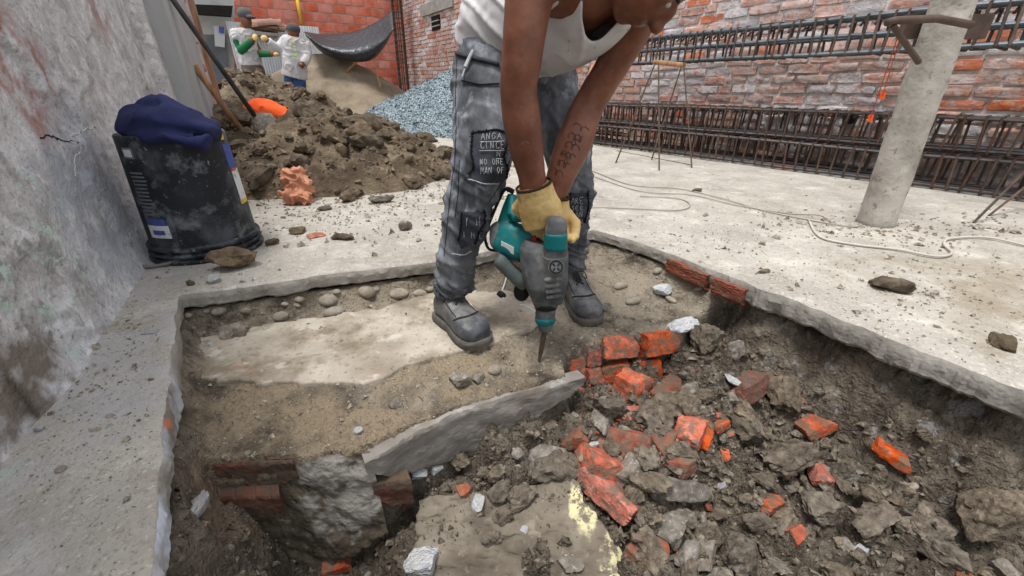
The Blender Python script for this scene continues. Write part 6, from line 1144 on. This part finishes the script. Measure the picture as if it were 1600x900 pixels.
# ------------------------------------------------------------------ the other workers
def figure(label, body_, shirt, trousers, extra, loc, sm_, tm_, vox=.014):
    r = empty('person', loc); tag(r, label, 'person')
    def put(name, shapes, m_, amp=.0):
        mb = MB()
        for s_ in shapes: mb.add(*s_)
        me = fuse(mb, vox, 3); me.materials.append(m_); smooth_all(me)
        if amp: disp(me, lambda v: amp * fbm(v, 8, 3) + amp * 1.5 * ridge(v, 6) - amp * .5)
        o = bpy.data.objects.new(name, me); COL.objects.link(o); return child(o, r)
    put('body', body_, m_skin); put('shirt', shirt, sm_, .010)
    if trousers: put('trousers', trousers, tm_, .010)
    for nm, sh, m_ in extra: put(nm, sh, m_)
    return r
m_shirt = mat('white_work_shirt', [srgb(172, 170, 170), srgb(196, 194, 196)], scale=5, coord='pos', layers=[dict(col=srgb(170, 156, 140), scale=5, lo=.52, hi=.66, amt=.6)], bumps=((20, .4, .01),)); m_green = mat('green_sleeve', [srgb(24, 92, 56), srgb(34, 112, 70)], coord='pos', bumps=()); m_trou = mat('brown_work_trousers', [srgb(92, 82, 74), srgb(112, 100, 90)], coord='pos', bumps=()); m_blue_j = mat('blue_jeans', [srgb(44, 70, 110), srgb(64, 92, 136)], scale=6, coord='pos', bumps=()); m_cap = mat('grey_cap', [srgb(72, 70, 70), srgb(92, 90, 90)], coord='pos', bumps=()); m_or = mat('orange_shirt', [srgb(232, 88, 40), srgb(240, 104, 52)], scale=6, coord='pos', bumps=((20, .3, .01),)); m_hiv = mat('lime_print', [srgb(178, 206, 96)], bumps=())
Ya, Yb = 8.1, 7.8
sole_a, sole_b = .0, .0
figure('worker in white shirt with green sleeves and grey cap passing something at the back',
    [ell(R(384, 32, Ya), (.085, .10, .12)), loft([pr(383, 40, Ya, 6), pr(380, 52, Ya, 7)]), loft([pr(379, 50, Ya, 15, .8), pr(388, 80, Ya, 12, .75), pr(394, 104, Ya, 11, .75)]), loft([pr(366, 52, Ya - .1, 6), pr(375, 78, Ya - .15, 5), pr(398, 60, Ya - .3, 4)]), loft([pr(393, 56, Ya + .1, 6), pr(404, 82, Ya + .05, 5), pr(430, 84, Ya - .1, 4)]), loft([pr(389, 100, Ya, 6), pr(388, 132, Ya, 5), (R(388, 132, Ya) * [1, 1, 0] + [0, 0, sole_a], .06, .06)]), loft([pr(402, 100, Ya, 6), pr(404, 132, Ya, 5), (R(404, 132, Ya) * [1, 1, 0] + [0, 0, sole_a], .06, .06)])],
    [loft(dense([pr(377, 45, Ya, 13, .8), pr(379, 52, Ya, 18, .75), pr(386, 75, Ya, 16, .85), pr(393, 103, Ya, 15.5, .85)])), loft([pr(367, 49, Ya - .08, 8), pr(371, 64, Ya - .12, 7.5)])],
    [loft([pr(394, 99, Ya, 15, .8), pr(394, 112, Ya, 16, .8)]), loft([pr(388, 108, Ya, 9.5), (R(388, 132, Ya) * [1, 1, 0] + [0, 0, sole_a], .09, .09)]), loft([pr(403, 108, Ya, 9.5), (R(404, 132, Ya) * [1, 1, 0] + [0, 0, sole_a], .09, .09)])],
    [('sleeve', [loft([pr(370, 64, Ya - .12, 6.5), pr(376, 79, Ya - .15, 6.3), pr(394, 64, Ya - .28, 5)])], m_green), ('sleeve', [loft([pr(399, 70, Ya + .1, 5.5), pr(406, 84, Ya + .05, 5.6), pr(424, 84, Ya - .08, 4.6)])], m_green), ('glove', [ell(R(399, 59, Ya - .3), (.046, .045, .055))], m_glove), ('glove', [ell(R(432, 85, Ya - .1), (.065, .04, .036))], m_glove), ('cap', [ell(R(382, 22, Ya), (.105, .12, .095)), ell(R(391, 27, Ya - .02), (.09, .08, .025))], m_cap)], (R(390, 100, Ya)[0], Ya, 0), m_shirt, m_trou)
figure('worker in white long sleeves and blue jeans seen from behind on the heap',
    [ell(R(458, 50, Yb), (.09, .10, .115)), loft([pr(459, 56, Yb, 6), pr(460, 64, Yb, 7)]), loft([pr(460, 62, Yb, 13, .75), pr(461, 116, Yb, 11, .75)]), loft([pr(447, 63, Yb, 6), pr(434, 76, Yb - .1, 5), pr(416, 62, Yb - .2, 4)]), loft([pr(474, 64, Yb, 6), pr(480, 88, Yb, 5), pr(470, 104, Yb - .15, 4)]), loft([pr(455, 116, Yb, 5), (R(455, 146, Yb) * [1, 1, 0] + [0, 0, sole_b], .06, .06)]), loft([pr(468, 116, Yb, 5), (R(468, 146, Yb) * [1, 1, 0] + [0, 0, sole_b], .06, .06)])],
    [loft(dense([pr(460, 57, Yb, 12, .8), pr(460, 64, Yb, 18, .75), pr(461, 90, Yb, 18, .8), pr(460, 121, Yb, 19, .8)])), loft(dense([pr(448, 63, Yb, 8), pr(436, 76, Yb - .08, 7.5), pr(419, 63, Yb - .2, 5.5)])), loft(dense([pr(474, 66, Yb, 8), pr(481, 84, Yb, 7), pr(474, 100, Yb - .12, 5.5)]))],
    [loft([pr(454, 116, Yb, 9, .9), pr(454, 135, Yb, 8.5, .9), (R(455, 146, Yb) * [1, 1, 0] + [0, 0, sole_b], .085, .085)]), loft([pr(469, 116, Yb, 9, .9), pr(469, 135, Yb, 8.5, .9), (R(468, 146, Yb) * [1, 1, 0] + [0, 0, sole_b], .085, .085)])],
    [('glove', [ell(R(413, 60, Yb - .22), (.055, .042, .048))], m_glove), ('cap', [ell(R(458, 45, Yb), (.105, .115, .085))], m_cap), ('shirt_print', [loft([pr(456, 66 + 6 * k, Yb - .165, 1.2, .5), pr(462 + k, 68 + 6 * k, Yb - .17, 1.2, .5)]) for k in range(5)], m_hiv)], (R(461, 130, Yb)[0], Yb, 0), m_shirt, m_blue_j)
Yo = 5.05
figure('crouching worker in bright orange shirt, only the back showing over the heap',
    [loft(dense([pr(450, 190, Yo, 14, 1), pr(425, 182, Yo, 18, 1), pr(398, 180, Yo - .02, 17, 1), pr(382, 188, Yo - .04, 10, 1)])), loft([pr(384, 184, Yo - .1, 9), pr(381, 200, Yo - .15, 8), pr(388, 216, Yo - .2, 7)]), ell(R(372, 205, Yo - .05), (.10, .10, .12)), loft([pr(444, 190, Yo, 13), pr(440, 215, Yo - .25, 11), pr(446, 240, Yo, 8)])],
    [loft(dense([pr(455, 186, Yo, 8, 1), pr(440, 182, Yo, 16, 1), pr(418, 177, Yo, 20, 1), pr(398, 177, Yo - .02, 19, 1), pr(384, 184, Yo - .03, 12, 1)])), loft([pr(388, 176, Yo - .08, 13), pr(383, 188, Yo - .12, 12)])], None, [('glove', [ell(R(389, 218, Yo - .22), (.06, .06, .06))], m_glove)], (R(415, 200, Yo)[0], Yo, .1), m_or, m_trou)
